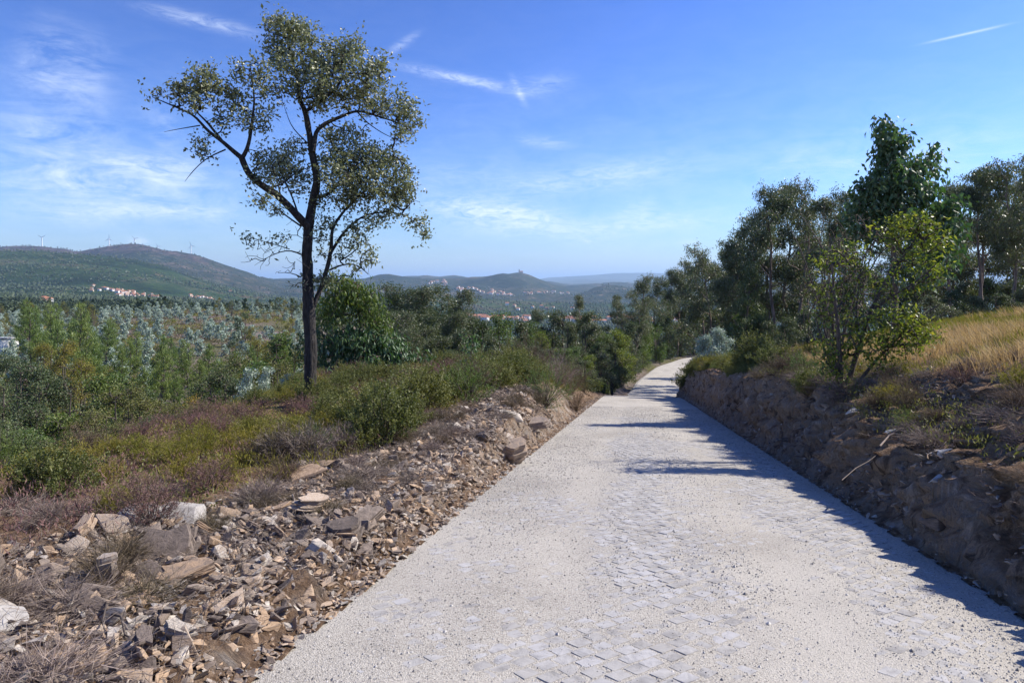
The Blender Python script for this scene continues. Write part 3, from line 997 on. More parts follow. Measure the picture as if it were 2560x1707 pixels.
def rock_zone(n, r, y0, y1, near=1.8):
    """points on the spoil heap along the left edge, denser near the camera"""
    t = y0 + (y1 - y0) * r.random(n) ** near
    wq = np.interp(t, [1, 3, 4.5, 6, 8, 11, 13, 16, 20], [4.0, 3.4, 2.5, 2.0, 1.7, 1.5, 1.6, 1.5, .7])
    q = 0.12 + wq * r.random(n) ** 1.15
    s = -(RW + q)
    x, y = off_xy(t, s)
    return x, y, q, t


def build_rocks():
    r = np.random.default_rng(5)
    # rubble mass (stuff)
    protos = [rock_mesh(100 + i, (1.0, r.uniform(.4, .75), r.uniform(.10, .3)), 12) for i in range(10)]
    pd = []
    for me in protos:
        V = np.empty(len(me.vertices) * 3, np.float32); me.vertices.foreach_get('co', V)
        T = np.empty(len(me.polygons) * 3, np.int32); me.loops.foreach_get('vertex_index', T)
        pd.append((V.reshape(-1, 3), T.reshape(-1, 3)))
        bpy.data.meshes.remove(me)
    acc = Acc()

    def scatter(n, x, y, size, zoff, tilt=0.5):
        z = H(x, y)
        for i in range(n):
            V, T = pd[i % 10]
            a, b, c = r.uniform(0, 6.28), r.normal(0, tilt), r.normal(0, tilt)
            ca, sa, cb, sb, cc, sc_ = math.cos(a), math.sin(a), math.cos(b), math.sin(b), math.cos(c), math.sin(c)
            Rz = np.array([[ca, -sa, 0], [sa, ca, 0], [0, 0, 1]]); Rx = np.array([[1, 0, 0], [0, cb, -sb], [0, sb, cb]]); Ry = np.array([[cc, 0, sc_], [0, 1, 0], [-sc_, 0, cc]])
            W = (V * size[i]) @ (Rz @ Rx @ Ry).T + (x[i], y[i], z[i] + zoff[i])
            acc.add(W, None, T, None, np.full(len(T), r.random()))

    n = 26000
    x, y, q, t = rock_zone(n, r, 1.0, 17.5, 1.35)
    keep = (vn := vnoise(x * 1.6 + 3, y * 1.6)) > 0.0
    size = r.gamma(1.9, 0.026, n) + 0.016
    dens = np.interp(t, [1, 8, 10, 11, 17], [1, 1, .55, 1, 1]) * np.where(q > 1.6, .6, 1)
    k = r.random(n) < dens
    scatter(k.sum(), x[k], y[k], size[k], r.uniform(-.01, .05, k.sum()))
    # stones fallen at the foot of the banks
    n = 7500
    t = 1.5 + 38 * r.random(n) ** 1.4; s = -(2.16 + np.abs(r.normal(0, .2, n)))
    scatter(n, *off_xy(t, s), r.gamma(2, .014, n) + .012, np.full(n, .01))
    n = 1100
    t = r.uniform(1.5, 36, n); s = (2.2 + np.abs(r.normal(0, .16, n)))
    scatter(n, *off_xy(t, s), r.gamma(2, .013, n) + .012, np.full(n, .02))
    n = 4200   # bits in the right bank
    t = r.uniform(2.5, 24, n); s = RW + .15 + 2.2 * r.random(n) ** 1.5
    scatter(n, *off_xy(t, s), r.gamma(2.2, .02, n) + .015, np.full(n, .0))
    tag(link('rubble', acc.mesh('rubble', [M['rubble']])), 'broken slate rubble and earth heaped along the verges', kind='stuff')

    # individual rocks
    kinds = []
    for i in range(14):
        if i % 3 == 0:
            me = layered_rock_mesh(200 + i, (1, r.uniform(.4, .6), r.uniform(.2, .34)), r.integers(3, 7))
        else:
            me = rock_mesh(300 + i, (1, r.uniform(.45, .8), r.uniform(.22, .5)), 13)
        kinds.append(me)
    nrock = 255
    x, y, q, t = rock_zone(nrock, r, 1.4, 16.5, 1.2)
    z = H(x, y)
    colour = 0
    for i in range(nrock):
        big = (r.gamma(3.2, .036) + .07) * (.62 if t[i] < 4.2 else .9)
        o = link('rock', kinds[i % 14])
        o.scale = (big, big, big)
        o.location = (x[i], y[i], z[i] + .05 * r.random() + 0.02)
        o.rotation_euler = (r.normal(0, .35), r.normal(0, .35), r.uniform(0, 6.28))
        w = 'large' if big > .24 else 'mid sized' if big > .19 else 'smallish' if big > .15 else 'small'
        pl = 'at the gravel edge' if q[i] < .45 else 'on the bank face' if q[i] < .95 else 'on the crest' if q[i] < 1.7 else 'on the heath side'
        sh = 'layered slate block' if i % 14 % 3 == 0 else 'angular slate chunk' if i % 2 else 'thin slate flake'
        tag(o, f'{w} {sh} {pl}, {zone_left(t[i])}', 'rock', 'slate rocks heaped along the left verge')

    def hero(px, py, D, dims, rot, label, mat=None, lay=5, seed=1, zoff=0.0, kind='lay'):
        X = (px - CX) / FPX * D
        Z = EYE + (HY - py) / FPX * D
        g = h1(X, D)
        me = layered_rock_mesh(seed, dims, lay, mat=mat) if kind == 'lay' else rock_mesh(seed, dims, 34, mat=mat)
        o = link('rock', me, loc=(X, D, max(min(Z, g + .25), g) + zoff))
        o.rotation_euler = tuple(R(a) for a in rot)
        tag(o, label, 'rock', 'large rocks on the verge')

    hero(410, 1395, 5.0, (.44, .32, .20), (48, -14, 25), 'large upright slate slab leaning on the heap below the white boulder', lay=6, seed=21)
    hero(480, 1500, 4.45, (.40, .2, .15), (10, -8, 28), 'long dark grained slate block lying beside the grey pointed rock', lay=7, seed=22)
    hero(360, 1480, 4.5, (.34, .24, .16), (30, 12, -30), 'grey pointed rock with rusty edge beneath the leaning slab', seed=23, kind='hull')
    hero(205, 1655, 3.85, (.34, .24, .14), (22, 10, -28), 'tan flat topped rock with blue grey streak near the bottom edge', seed=24, kind='hull')
    hero(240, 1615, 4.0, (.20, .08, .24), (5, 12, 20), 'small upright grey slab standing behind the flat tan rock', seed=25, kind='hull')
    hero(340, 1615, 4.0, (.32, .16, .06), (18, -14, 30), 'thin tan slate plate tilted towards the track', lay=3, seed=26)
    hero(270, 1535, 4.3, (.13, .1, .24), (6, 0, 0), 'brown block standing upright between flat stones', lay=4, seed=27)
    hero(310, 1530, 4.3, (.12, .1, .2), (6, 8, 20), 'rounded brown block beside the upright one', seed=28, kind='hull')
    hero(220, 1540, 4.3, (.26, .2, .09), (14, -8, 5), 'flat brown stone with dark hollow beneath it', lay=3, seed=29)
    hero(430, 1325, 6.1, (.56, .42, .24), (26, -8, 15), 'large white crumbly boulder at the back of the heap', mat=M['white_rock'], seed=30, kind='hull', zoff=-.05)
    hero(355, 1325, 6.1, (.42, .30, .2), (20, 14, 0), 'pale grey boulder lying left of the white one', mat=M['white_rock'], seed=31, kind='hull')
    hero(10, 1690, 3.6, (.2, .2, .14), (20, 14, 40), 'pale rounded stone cut by the left edge of the picture', mat=M['white_rock'], seed=32, kind='hull')
    hero(70, 1570, 4.1, (.2, .16, .12), (20, 4, 10), 'orange tan stone at far left of the heap', seed=33, kind='hull')
    hero(900, 1395, 5.9, (.5, .16, .16), (40, -20, 50), 'long tan slab on edge above the gravel', lay=4, seed=34)
    hero(860, 1450, 5.5, (.36, .24, .14), (10, -4, 15), 'dark brown block overhanging the gravel edge', lay=5, seed=35)
    hero(752, 1215, 8.2, (.12, .16, .34), (8, 6, 0), 'dark pointed stone standing upright on the crest of the heap', seed=36, kind='hull')
    hero(820, 1190, 8.5, (.6, .2, .08), (8, -3, 0), 'long flat brown slab lying across upright stones', lay=3, seed=37)
    hero(845, 1212, 8.4, (.18, .16, .26), (8, 0, 10), 'squat brown block holding up the long slab', seed=38, kind='hull')
    hero(985, 1195, 8.8, (.14, .10, .28), (0, -4, 10), 'pale square stone standing upright in front of dry twigs', seed=39, kind='hull')
    hero(770, 1240, 7.9, (.5, .3, .12), (14, -12, 20), 'wide grained brown slab sloping down to small stones', lay=4, seed=40)
    hero(640, 1560, 4.6, (.2, .16, .1), (14, 6, 20), 'tan wedge stone between dry tufts', seed=41, kind='hull')
    hero(770, 1590, 4.35, (.10, .09, .08), (14, 6, 20), 'small pale stone fallen at the gravel edge', seed=42, kind='hull')
    hero(1285, 1165, 11.2, (.42, .3, .34), (20, -12, 40), 'dark jagged outcrop of slate at the far end of the near heap', lay=6, seed=43)
    hero(1275, 1080, 13.2, (.5, .34, .2), (12, 6, 20), 'grey block on top of the far mound of stones', seed=44, kind='hull')
    hero(1345, 1045, 14.5, (.6, .4, .12), (10, -6, 10), 'flat pale slab capping the far mound', lay=3, seed=45)
    hero(1640, 1130, 11.0, (.3, .2, .1), (10, -6, 10), 'flat stone buried under dry brush on the right bank', lay=3, seed=46) if False else None
    # stones on the right bank
    for (px, py, D, sz, sd, lb) in ((2225, 1080, 8.6, .13, 51, 'white stone sitting among dry twigs on the right bank'),
                                    (2360, 1165, 6.9, .13, 52, 'pale flat stone on the shelf of the right bank'),
                                    (2345, 1190, 6.6, .15, 53, 'small pale stone just below the flat one on the right bank'),
                                    (2365, 1225, 6.1, .30, 54, 'grey brown slab jutting from the right bank'),
                                    (2130, 1020, 10.2, .14, 55, 'white stone at the foot of the yellow green shrub'),
                                    (2520, 1080, 7.2, .14, 56, 'pale stone below the straw grass on the right')):
        X = (px - CX) / FPX * D
        me = rock_mesh(sd, (sz * 1.3, sz, sz * .5), 14, mat=M['white_rock'] if sd != 54 else M['rock'])
        o = link('rock', me, loc=(X, D, h1(X, D) + sz * .15))
        o.rotation_euler = (R(-10), R(-14), R(sd * 7))
        tag(o, lb, 'rock', 'stones on the right bank')


build_rocks()


# ------------------------------------------------------------------ plants: growth
def grow(nodes, rad, edges, targets, r, twig_r=0.006, seg=0.35, wiggle=0.12, gravity=0.0, inward=None):
    """attach every target to the growing skeleton by short curved twigs.
    nodes list of points, rad radii (fixed for the hand-laid skeleton), edges (parent, child)"""
    n0 = len(nodes)
    cap = n0 + len(targets) * 6 + 10
    P = np.zeros((cap, 3)); P[:n0] = nodes
    n = n0
    d0 = np.array([np.min(((P[:n0] - t) ** 2).sum(1)) for t in targets])
    order = np.argsort(d0)
    E = []; tips = []
    for ti in order:
        t = targets[ti]
        dv = P[:n] - t
        d = np.sqrt((dv ** 2).sum(1)) + 0.25 * np.clip(dv[:, 2], 0, None)
        p = int(d.argmin())
        a = P[p]
        Ln = np.linalg.norm(t - a)
        m = int(min(5, max(2, round(Ln / seg))))
        prev = p
        side = r.normal(0, 1, 3) * wiggle * Ln
        for s in range(1, m + 1):
            f = s / m
            pt = a + (t - a) * f + side * math.sin(f * math.pi) + np.array([0, 0, -gravity * Ln * f * (1 - f)])
            P[n] = pt
            E.append((prev, n)); prev = n; n += 1
        tips.append(prev)
    P = P[:n]
    cnt = np.ones(n)
    for a, b in reversed(E):
        cnt[a] += cnt[b]
    rr = twig_r * np.maximum(cnt, 1) ** 0.42
    rr[:n0] = rad
    return P, rr, E, tips


def wood_mesh(name, mat, trunk_paths, P, rr, E, k_trunk=10, k=4, maxr=None):
    acc = Acc()
    for pts, rad in trunk_paths:
        pts = np.asarray(pts, float); rad = np.asarray(rad, float)
        # smooth resample
        L = np.r_[0, np.cumsum(np.linalg.norm(np.diff(pts, axis=0), axis=1))]
        m = max(4, int(L[-1] / 0.12)) if len(pts) > 2 else 3
        m = min(m, 90)
        t = np.linspace(0, L[-1], m)
        q = np.stack([np.interp(t, L, pts[:, i]) for i in range(3)], 1)
        for _ in range(2):
            q[1:-1] = (q[:-2] + 2 * q[1:-1] + q[2:]) / 4
        rd = np.interp(t, L, rad)
        kk = k_trunk if rad.max() > 0.05 else 6
        V, Q = tubes(q[None], rd[None], kk)
        if rad.max() > 0.06:   # gnarled bark relief
            ctr = np.repeat(q, kk, 0); off = V - ctr
            nz = fbm(np.arctan2(off[:, 1], off[:, 0]) * 1.6 + 7, V[:, 2] * 3.2, 4, 0.6)
            V = ctr + off * (1 + 0.26 * nz)[:, None]
        acc.add(V, Q)
    if len(E):
        E = np.array(E)
        a, b = E[:, 0], E[:, 1]
        ra = np.minimum(rr[a], rr[b] * 1.25) if maxr is None else np.minimum(np.minimum(rr[a], rr[b] * 1.25), maxr)
        rb = rr[b] if maxr is None else np.minimum(rr[b], maxr)
        V, Q = tubes(np.stack([P[a], P[b]], 1), np.stack([ra, rb], 1), k)
        acc.add(V, Q)
    return acc.mesh(name, [mat], smooth=True)


def leaf_cloud(r, centers, n_each, spread, L, W, mode='random', name='crown', mat=None, lvar=0.25, extra=None):
    Cn = np.repeat(centers, n_each, 0)
    n = len(Cn)
    Cn = Cn + r.normal(0, 1, (n, 3)) * spread
    if mode == 'droop':
        D = unit(np.stack([r.normal(0, .5, n), r.normal(0, .5, n), -np.abs(r.normal(.9, .4, n))], 1))
    elif mode == 'up':
        D = unit(np.stack([r.normal(0, .5, n), r.normal(0, .5, n), np.abs(r.normal(.9, .4, n))], 1))
    elif mode == 'wind':
        D = unit(np.stack([r.normal(.8, .4, n), r.normal(0, .4, n), r.normal(-.1, .5, n)], 1))
    else:
        D = rand_dirs(n, r)
    N = rand_dirs(n, r)
    Ls = L * np.exp(r.normal(0, lvar, n)); Ws = W * np.exp(r.normal(0, lvar, n))
    V, T = cards(Cn, D, N, Ls, Ws)
    cl = np.repeat(r.random(len(centers)), n_each)
    v = np.clip(0.35 * cl + 0.65 * r.random(n), 0, 1)
    return make_mesh(name, V, None, T, [mat], np.repeat(v, 2))


def pxp(px, py, D):
    return np.array([(px - CX) / FPX * D, D, EYE + (HY - py) / FPX * D])


# ------------------------------------------------------------------ the cork oak
def build_oak():
    r = np.random.default_rng(42)
    D0 = 17.0
    base = pxp(777, 1000, D0); base[2] = h1(base[0], base[1])
    root = thing('cork_oak', tuple(base), 'tall cork oak with dark bare trunk and open crown standing in the heather', 'tree')

    def path(pts, d0, d1, r0, r1):
        n = len(pts)
        out = [pxp(x, y, D0 + d0 + (d1 - d0) * i / (n - 1)) - base for i, (x, y) in enumerate(pts)]
        return np.array(out), np.linspace(r0, r1, n)

    tr = [(777, 1016), (777, 985), (776, 930), (777, 857), (773, 800), (771, 750), (768, 679), (767, 625), (771, 564), (778, 529), (785, 489), (794, 454), (785, 404), (777, 357), (771, 321),
          (764, 279), (746, 246), (747, 207), (735, 171), (726, 132), (712, 93), (703, 54)]
    tp, _ = path(tr, 0, 0.3, .2, .02)
    trr = np.array([.20, .165, .148, .146, .142, .148, .130, .122, .118, .108, .102, .095, .088, .082, .076, .068, .055, .045, .036, .028, .02, .010])
    paths = [(tp, trr)]
    spec = [
        ([(771, 568), (756, 553), (735, 529), (703, 496), (667, 471), (635, 450), (614, 425), (605, 396)], 0.05, -0.7, .098, .07),
        ([(605, 396), (588, 382), (574, 371), (553, 350), (528, 336), (506, 314), (489, 289), (464, 279), (414, 257), (381, 243)], -.7, -1.4, .060, .008),
        ([(553, 350), (533, 325), (517, 304), (495, 285), (478, 264), (449, 229)], -.8, -.5, .035, .008),
        ([(605, 396), (617, 379), (626, 339), (631, 296), (637, 250), (631, 214), (626, 161)], -.7, -.9, .055, .006),
        ([(631, 320), (615, 300), (612, 270), (600, 230)], -.8, -.4, .022, .006),
        ([(564, 374), (514, 396), (478, 432), (462, 454)], -.8, -1.3, .02, .004),
        ([(500, 314), (456, 321), (410, 330)], -1.1, -1.5, .016, .004),
        ([(783, 380), (789, 325), (821, 304), (860, 289), (889, 275), (931, 286), (985, 304), (1028, 321)], .1, .9, .062, .01),
        ([(889, 275), (917, 307), (960, 336), (1021, 361)], .6, .4, .022, .005),
        ([(764, 279), (796, 257), (835, 229), (855, 200), (860, 186), (890, 182), (917, 186), (950, 170)], .2, -.6, .045, .008),
        ([(746, 246), (765, 248), (800, 236), (835, 229)], .2, -.3, .028, .02),
        ([(735, 171), (770, 150), (800, 130), (850, 120)], .3, .9, .02, .006),
        ([(794, 493), (821, 489), (835, 468), (878, 450), (931, 439), (980, 420)], .1, 1.1, .048, .008),
        ([(835, 468), (870, 430), (890, 395), (920, 370)], .4, -.3, .02, .006),
        ([(790, 440), (812, 415), (830, 380), (850, 350)], .1, .9, .02, .006),
        ([(667, 471), (690, 466), (710, 461), (735, 432), (774, 418)], -.4, .3, .03, .01),
        ([(746, 540), (742, 525), (731, 493), (717, 464), (700, 425), (690, 390)], .0, .7, .03, .008),
        ([(703, 496), (690, 440), (675, 410)], -.3, -1.0, .02, .006),
        ([(776, 365), (750, 340), (728, 318), (715, 280), (707, 255)], .1, -.7, .018, .004),
        ([(773, 800), (778, 775), (791, 748), (806, 711), (821, 657), (828, 625), (829, 571), (853, 536), (878, 507), (905, 480)], .0, .6, .080, .018),
        ([(828, 630), (853, 589), (878, 561), (914, 536), (967, 529), (1021, 539), (1060, 582)], .4, 1.0, .045, .006),
        ([(824, 675), (860, 659), (896, 662), (921, 686)], .3, -.2, .026, .008),
        ([(755, 637), (724, 623), (692, 632), (664, 646), (635, 664)], 0, -.7, .022, .003),
        ([(724, 623), (674, 607), (631, 596), (606, 586)], -.2, -.4, .014, .003),
        ([(753, 693), (728, 680), (696, 682)], 0, -.5, .016, .006),
        ([(753, 566), (710, 536), (667, 500), (646, 486)], 0, -.9, .024, .005),
        ([(765, 690), (775, 670), (780, 640), (776, 600)], -.15, -.1, .02, .012),
    ]
    for s in spec:
        paths.append(path(*s))
    nodes, rad = [], []
    for pts, rd in paths:
        L = np.r_[0, np.cumsum(np.linalg.norm(np.diff(pts, axis=0), axis=1))]
        m = max(2, int(L[-1] / .12))
        t = np.linspace(0, L[-1], m)
        q = np.stack([np.interp(t, L, pts[:, i]) for i in range(3)], 1)
        k = q[:, 2] > 3.0
        nodes.append(q[k]); rad.append(np.interp(t, L, rd)[k])
    nodes = np.concatenate(nodes); rad = np.concatenate(rad)
    blobs = [  # px, py, rx, ry, depth, targets, leaves
        (700, 62, 46, 32, .3, 70), (752, 80, 52, 32, .4, 70), (725, 120, 62, 45, .3, 90), (690, 130, 25, 40, .2, 25), (845, 140, 70, 42, .2, 100), (880, 118, 40, 26, .2, 40),
        (795, 175, 85, 55, .5, 130), (900, 190, 70, 45, -.2, 100), (935, 160, 34, 26, -.2, 30), (825, 245, 75, 40, .3, 100), (905, 240, 72, 34, .5, 80), (790, 215, 60, 50, -.4, 60),
        (995, 262, 48, 34, .9, 60), (1020, 300, 38, 36, .9, 50), (945, 275, 40, 18, .7, 30), (1005, 335, 30, 22, .6, 25), (720, 215, 45, 30, 0, 35), (712, 175, 30, 24, -.2, 22),
        (505, 190, 34, 36, -1.2, 45), (455, 222, 36, 22, -1.2, 32), (520, 225, 40, 30, -1.0, 40), (480, 250, 50, 30, -1.2, 26), (565, 235, 30, 24, -.8, 22), (560, 290, 34, 34, -.9, 26),
        (640, 200, 36, 34, -.8, 26), (592, 178, 16, 22, -.8, 12), (640, 155, 14, 14, -.8, 8), (668, 290, 24, 34, -.8, 22), (600, 250, 30, 30, -.7, 18), (505, 368, 22, 20, -1.0, 20), (612, 300, 30, 34, -.8, 20), (680, 230, 30, 24, -.5, 18),
        (385, 230, 18, 10, -1.4, 7), (655, 175, 26, 22, -.7, 12),
        (680, 392, 48, 28, -.4, 50), (735, 372, 30, 26, .3, 26), (650, 440, 34, 24, -.6, 26), (705, 420, 52, 34, .4, 56), (745, 450, 44, 34, .5, 50),
        (840, 350, 48, 34, .7, 60), (885, 330, 34, 20, .8, 24), (860, 395, 62, 34, .5, 90), (930, 385, 58, 34, .6, 80), (975, 420, 48, 40, .8, 84), (1005, 455, 34, 36, .8, 60), (900, 440, 70, 40, .4, 120), (835, 440, 48, 36, -.3, 60),
        (935, 490, 70, 34, .8, 110), (1005, 495, 32, 30, .8, 44), (860, 495, 48, 30, .5, 56), (800, 510, 28, 28, .2, 16), (815, 560, 26, 26, .3, 20), (655, 505, 32, 18, -.8, 18), (690, 530, 16, 16, -.6, 7), (955, 545, 50, 20, .9, 34),
        (895, 570, 34, 18, .4, 24), (1045, 552, 20, 16, 1.0, 20), (1062, 585, 14, 12, 1.0, 12), (905, 600, 20, 18, .2, 14), (925, 640, 12, 22, 0, 12), (800, 620, 22, 36, .1, 12), (870, 620, 26, 26, .2, 12), (780, 700, 26, 18, .2, 16), (815, 705, 18, 18, .2, 14),
        (650, 610, 40, 14, -.4, 5), (620, 592, 14, 8, -.4, 3), (700, 600, 26, 20, -.4, 4), (880, 670, 40, 18, 0, 8),
    ]
    tg = []
    for (x, y, rx, ry, dd, n) in blobs:
        a = rand_dirs(n, r) * (r.random((n, 1)) ** 0.4)
        m = max(rx, ry) / FPX * D0 * 1.25
        for v in a:
            tg.append(pxp(x + v[0] * rx * 1.06, y + v[2] * ry * 1.06, D0 + dd + v[1] * m) - base)
    tg = np.array(tg)
    # bare twigs that stick out
    bare = []
    for i in range(260):
        b = blobs[r.integers(len(blobs))]
        v = rand_dirs(1, r)[0] * r.uniform(1.0, 1.7)
        if b[1] < 330 and b[0] > 700 and r.random() < .8:
            v *= .8
        bare.append(pxp(b[0] + v[0] * b[2] * .9, b[1] + v[2] * b[3] * .9, D0 + b[4] + v[1] * .4) - base)
    for i in range(70):
        bare.append(pxp(r.uniform(700, 860), r.uniform(560, 740), D0 + r.normal(0, .5)) - base)
    for i in range(30):
        bare.append(pxp(r.uniform(600, 760), r.uniform(590, 690), D0 + r.normal(-.3, .4)) - base)
    allt = np.concatenate([tg, np.array(bare)])
    P, rr, E, tips = grow(nodes, rad, None, allt, r, 0.0042, .22, .16, .05)
    me = wood_mesh('trunk', M['oak_bark'], paths, P, rr, E, 14, 3, maxr=.03)
    link('trunk', me, root)
    cs = np.concatenate([tg, tg + r.normal(0, .14, tg.shape)])
    me = leaf_cloud(r, cs, 5, 0.062, 0.092, 0.048, 'random', 'crown', M['oak'])
    link('crown', me, root)


build_oak()


# ------------------------------------------------------------------ generic trees (built at the origin)
def blob_targets(r, blobs, density=1.0):
    out = []
    for (c, rad, n) in blobs:
        n = max(2, int(n * density))
        a = rand_dirs(n, r) * (r.random((n, 1)) ** 0.42)
        out.append(np.array(c)[None] + a * np.array(rad)[None])
    return np.concatenate(out)


def assemble(name, label, cat, r, paths, blobs, leaf, bark, twig_r=.008, group=None, k_trunk=7, node_from=0.0, gravity=.0):
    """leaf = (n_each, spread, L, W, mode, mat)"""
    root = thing(name, (0, 0, 0), label, cat, group)
    tg = blob_targets(r, blobs)
    nodes, rad = [], []
    for pts, rd in paths:
        pts = np.asarray(pts, float)
        L = np.r_[0, np.cumsum(np.linalg.norm(np.diff(pts, axis=0), axis=1))]
        m = max(2, int(L[-1] / .3))
        t = np.linspace(0, L[-1], m)
        q = np.stack([np.interp(t, L, pts[:, i]) for i in range(3)], 1)
        k = q[:, 2] >= node_from
        nodes.append(q[k]); rad.append(np.interp(t, L, rd)[k])
    nodes = np.concatenate(nodes); rad = np.concatenate(rad)
    P, rr, E, tips = grow(nodes, rad, None, tg, r, twig_r, .5, .14, gravity)
    link('trunk', wood_mesh('trunk', bark, paths, P, rr, E, k_trunk, 3, maxr=max(.02, rad.max() * .6)), root)
    n_each, spread, L, W, mode, mat = leaf
    link('crown', leaf_cloud(r, tg, n_each, spread, L, W, mode, 'crown', mat), root)
    return Kind(root)


def tall_eucalyptus(seed, h=11.0, lean=0.5, bare=.42, spread=1.7, mat='euc', wind=False, nb=9, fill=1.0):
    r = np.random.default_rng(seed)
    n = 8
    zs = np.linspace(-.5, h * .95, n)
    xs = np.cumsum(np.r_[0, r.normal(lean / n, .16, n - 1)]); ys = np.cumsum(np.r_[0, r.normal(0, .14, n - 1)])
    tp = np.stack([xs, ys, zs], 1)
    paths = [(tp, np.linspace(.13, .025, n) * h / 11)]
    blobs = []
    for i in range(nb):
        f = bare + (1 - bare) * (i + r.random() * .7) / nb
        z = h * f * .93
        a = r.uniform(0, 6.28)
        rad = spread * (1.15 - .75 * (f - bare) / (1 - bare)) * r.uniform(.4, 1.1)
        st = np.array([np.interp(z, zs, xs), np.interp(z, zs, ys), z])
        off = np.array([math.cos(a) * rad, math.sin(a) * rad, r.uniform(.5, 1.3) * (.6 + rad * .4)])
        if wind: off += np.array([.7, 0, 0])
        en = st + off
        mid = st + off * .5 + np.array([0, 0, -.12])
        paths.append((np.array([st, mid, en]), np.array([.045, .032, .016]) * h / 11))
        rr_ = r.uniform(.55, .95) * (spread / 1.7)
        blobs.append((en, (rr_ * 1.15, rr_ * 1.15, rr_ * .75), 46 * fill))
        if r.random() < .6:
            blobs.append((en + r.normal(0, .55, 3), (rr_ * .7, rr_ * .7, rr_ * .55), 28 * fill))
    blobs.append((np.array([xs[-1], ys[-1], h * .95]), (.7, .7, .7), 30 * fill))
    blobs.append((np.array([xs[-1], ys[-1], h * .86]), (.9, .9, .6), 26 * fill))
    return assemble('eucalyptus_tree', 'tall thin eucalyptus', 'tree', r, paths, blobs,
                    (15, (.13, .13, .14), .17, .05, 'wind' if wind else 'droop', M[mat]), M['euc_bark'], .007)


def bushy_tree(seed, h=6.0, wdt=2.2, mat='dark', leafL=.13, leafW=.06, mode='random', bark='twig', n_b=16, per=26, low=.12, name='leafy_tree', each=14, conic=0.0):
    r = np.random.default_rng(seed)
    paths = []
    for s in range(r.integers(1, 4)):
        a = r.uniform(0, 6.28); t = r.uniform(.1, .5) * wdt
        tp = np.array([[0, 0, -.4], [math.cos(a) * t * .3, math.sin(a) * t * .3, h * .3], [math.cos(a) * t * .7, math.sin(a) * t * .7, h * .6], [math.cos(a) * t * .8, math.sin(a) * t * .8, h * .88]])
        paths.append((tp, np.array([.11, .08, .05, .015]) * h / 6))
    blobs = []
    for i in range(n_b):
        f = low + (1 - low) * (i + .5) / n_b
        w = wdt * ((1 - f) ** .5 * 1.25 if conic else math.sin(math.pi * min(.93, max(.18, f * .82 + .12))) ** .7)
        a = r.uniform(0, 6.28); q = w * r.uniform(.25, .85)
        rr_ = r.uniform(.26, .42) * wdt * (1 - .4 * f)
        blobs.append((np.array([math.cos(a) * q, math.sin(a) * q, f * h * .93]), (rr_, rr_, rr_ * .75), per))
    blobs.append((np.array([0, 0, h * .9]), (.3 * wdt, .3 * wdt, h * .09), per))
    return assemble(name, 'leafy tree', 'tree', r, paths, blobs, (each, (.13, .13, .12), leafL, leafW, mode, M[mat]), M[bark], .008, gravity=.1)


def pine(seed, h=5.0, w=1.3, mat='pine'):
    r = np.random.default_rng(seed)
    root = thing('pine_tree', (0, 0, 0), 'young pine', 'tree')
    n = 7
    zs = np.linspace(-.3, h, n)
    tp = np.stack([np.cumsum(np.r_[0, r.normal(0, .06, n - 1)]), np.cumsum(np.r_[0, r.normal(0, .06, n - 1)]), zs], 1)
    paths = [(tp, np.linspace(.09, .015, n) * h / 5)]
    tips = []
    whorls = int(h * 2.2)
    E0 = []
    for i in range(whorls):
        f = .14 + .86 * (i + r.random() * .4) / whorls
        z = h * f
        c = np.array([np.interp(z, zs, tp[:, 0]), np.interp(z, zs, tp[:, 1]), z])
        for j in range(r.integers(4, 7)):
            a = r.uniform(0, 6.28)
            L = w * (1.08 - f) ** .75 * r.uniform(.6, 1.15)
            e = c + np.array([math.cos(a) * L, math.sin(a) * L, L * r.uniform(.35, .8)])
            m = (c + e) / 2 + np.array([0, 0, -.08 * L])
            paths.append((np.array([c, m, e]), np.array([.02, .014, .007])))
            for q in np.linspace(.35, 1, max(2, int(L / .13))):
                tips.append(c + (e - c) * q + r.normal(0, .07, 3))
    tips.append(tp[-1]); tips.append(tp[-1] + [0, 0, .12])
    link('trunk', wood_mesh('trunk', M['twig'], paths, np.zeros((0, 3)), np.zeros(0), [], 6, 3), root)
    tips = np.array(tips)
    link('crown', leaf_cloud(r, tips, 17, (.075, .075, .07), .20, .034, 'up', 'crown', M[mat]), root)
    return Kind(root)


def silver_shrub(seed, h=2.4, w=.95, mat='silver', n=46, each=16, L=.13, W=.07, name='young_eucalyptus'):
    r = np.random.default_rng(seed)
    paths = [(np.array([[0, 0, -.2], [r.normal(0, .05), r.normal(0, .05), h * .5], [r.normal(0, .08), 0, h * .95]]), np.array([.035, .022, .008]))]
    blobs = []
    for i in range(9):
        f = .12 + .86 * i / 8
        q = w * (1.1 - f) ** .6 * .6
        a = r.uniform(0, 6.28)
        rr_ = w * .55 * (1.15 - f * .75)
        blobs.append((np.array([math.cos(a) * q * .6, math.sin(a) * q * .6, f * h]), (rr_, rr_, rr_ * .7), n / 5))
    return assemble(name, 'silvery shrub', 'shrub', r, paths, blobs, (each, (.07, .07, .09), L, W, 'up', M[mat]), M['twig'], .005)


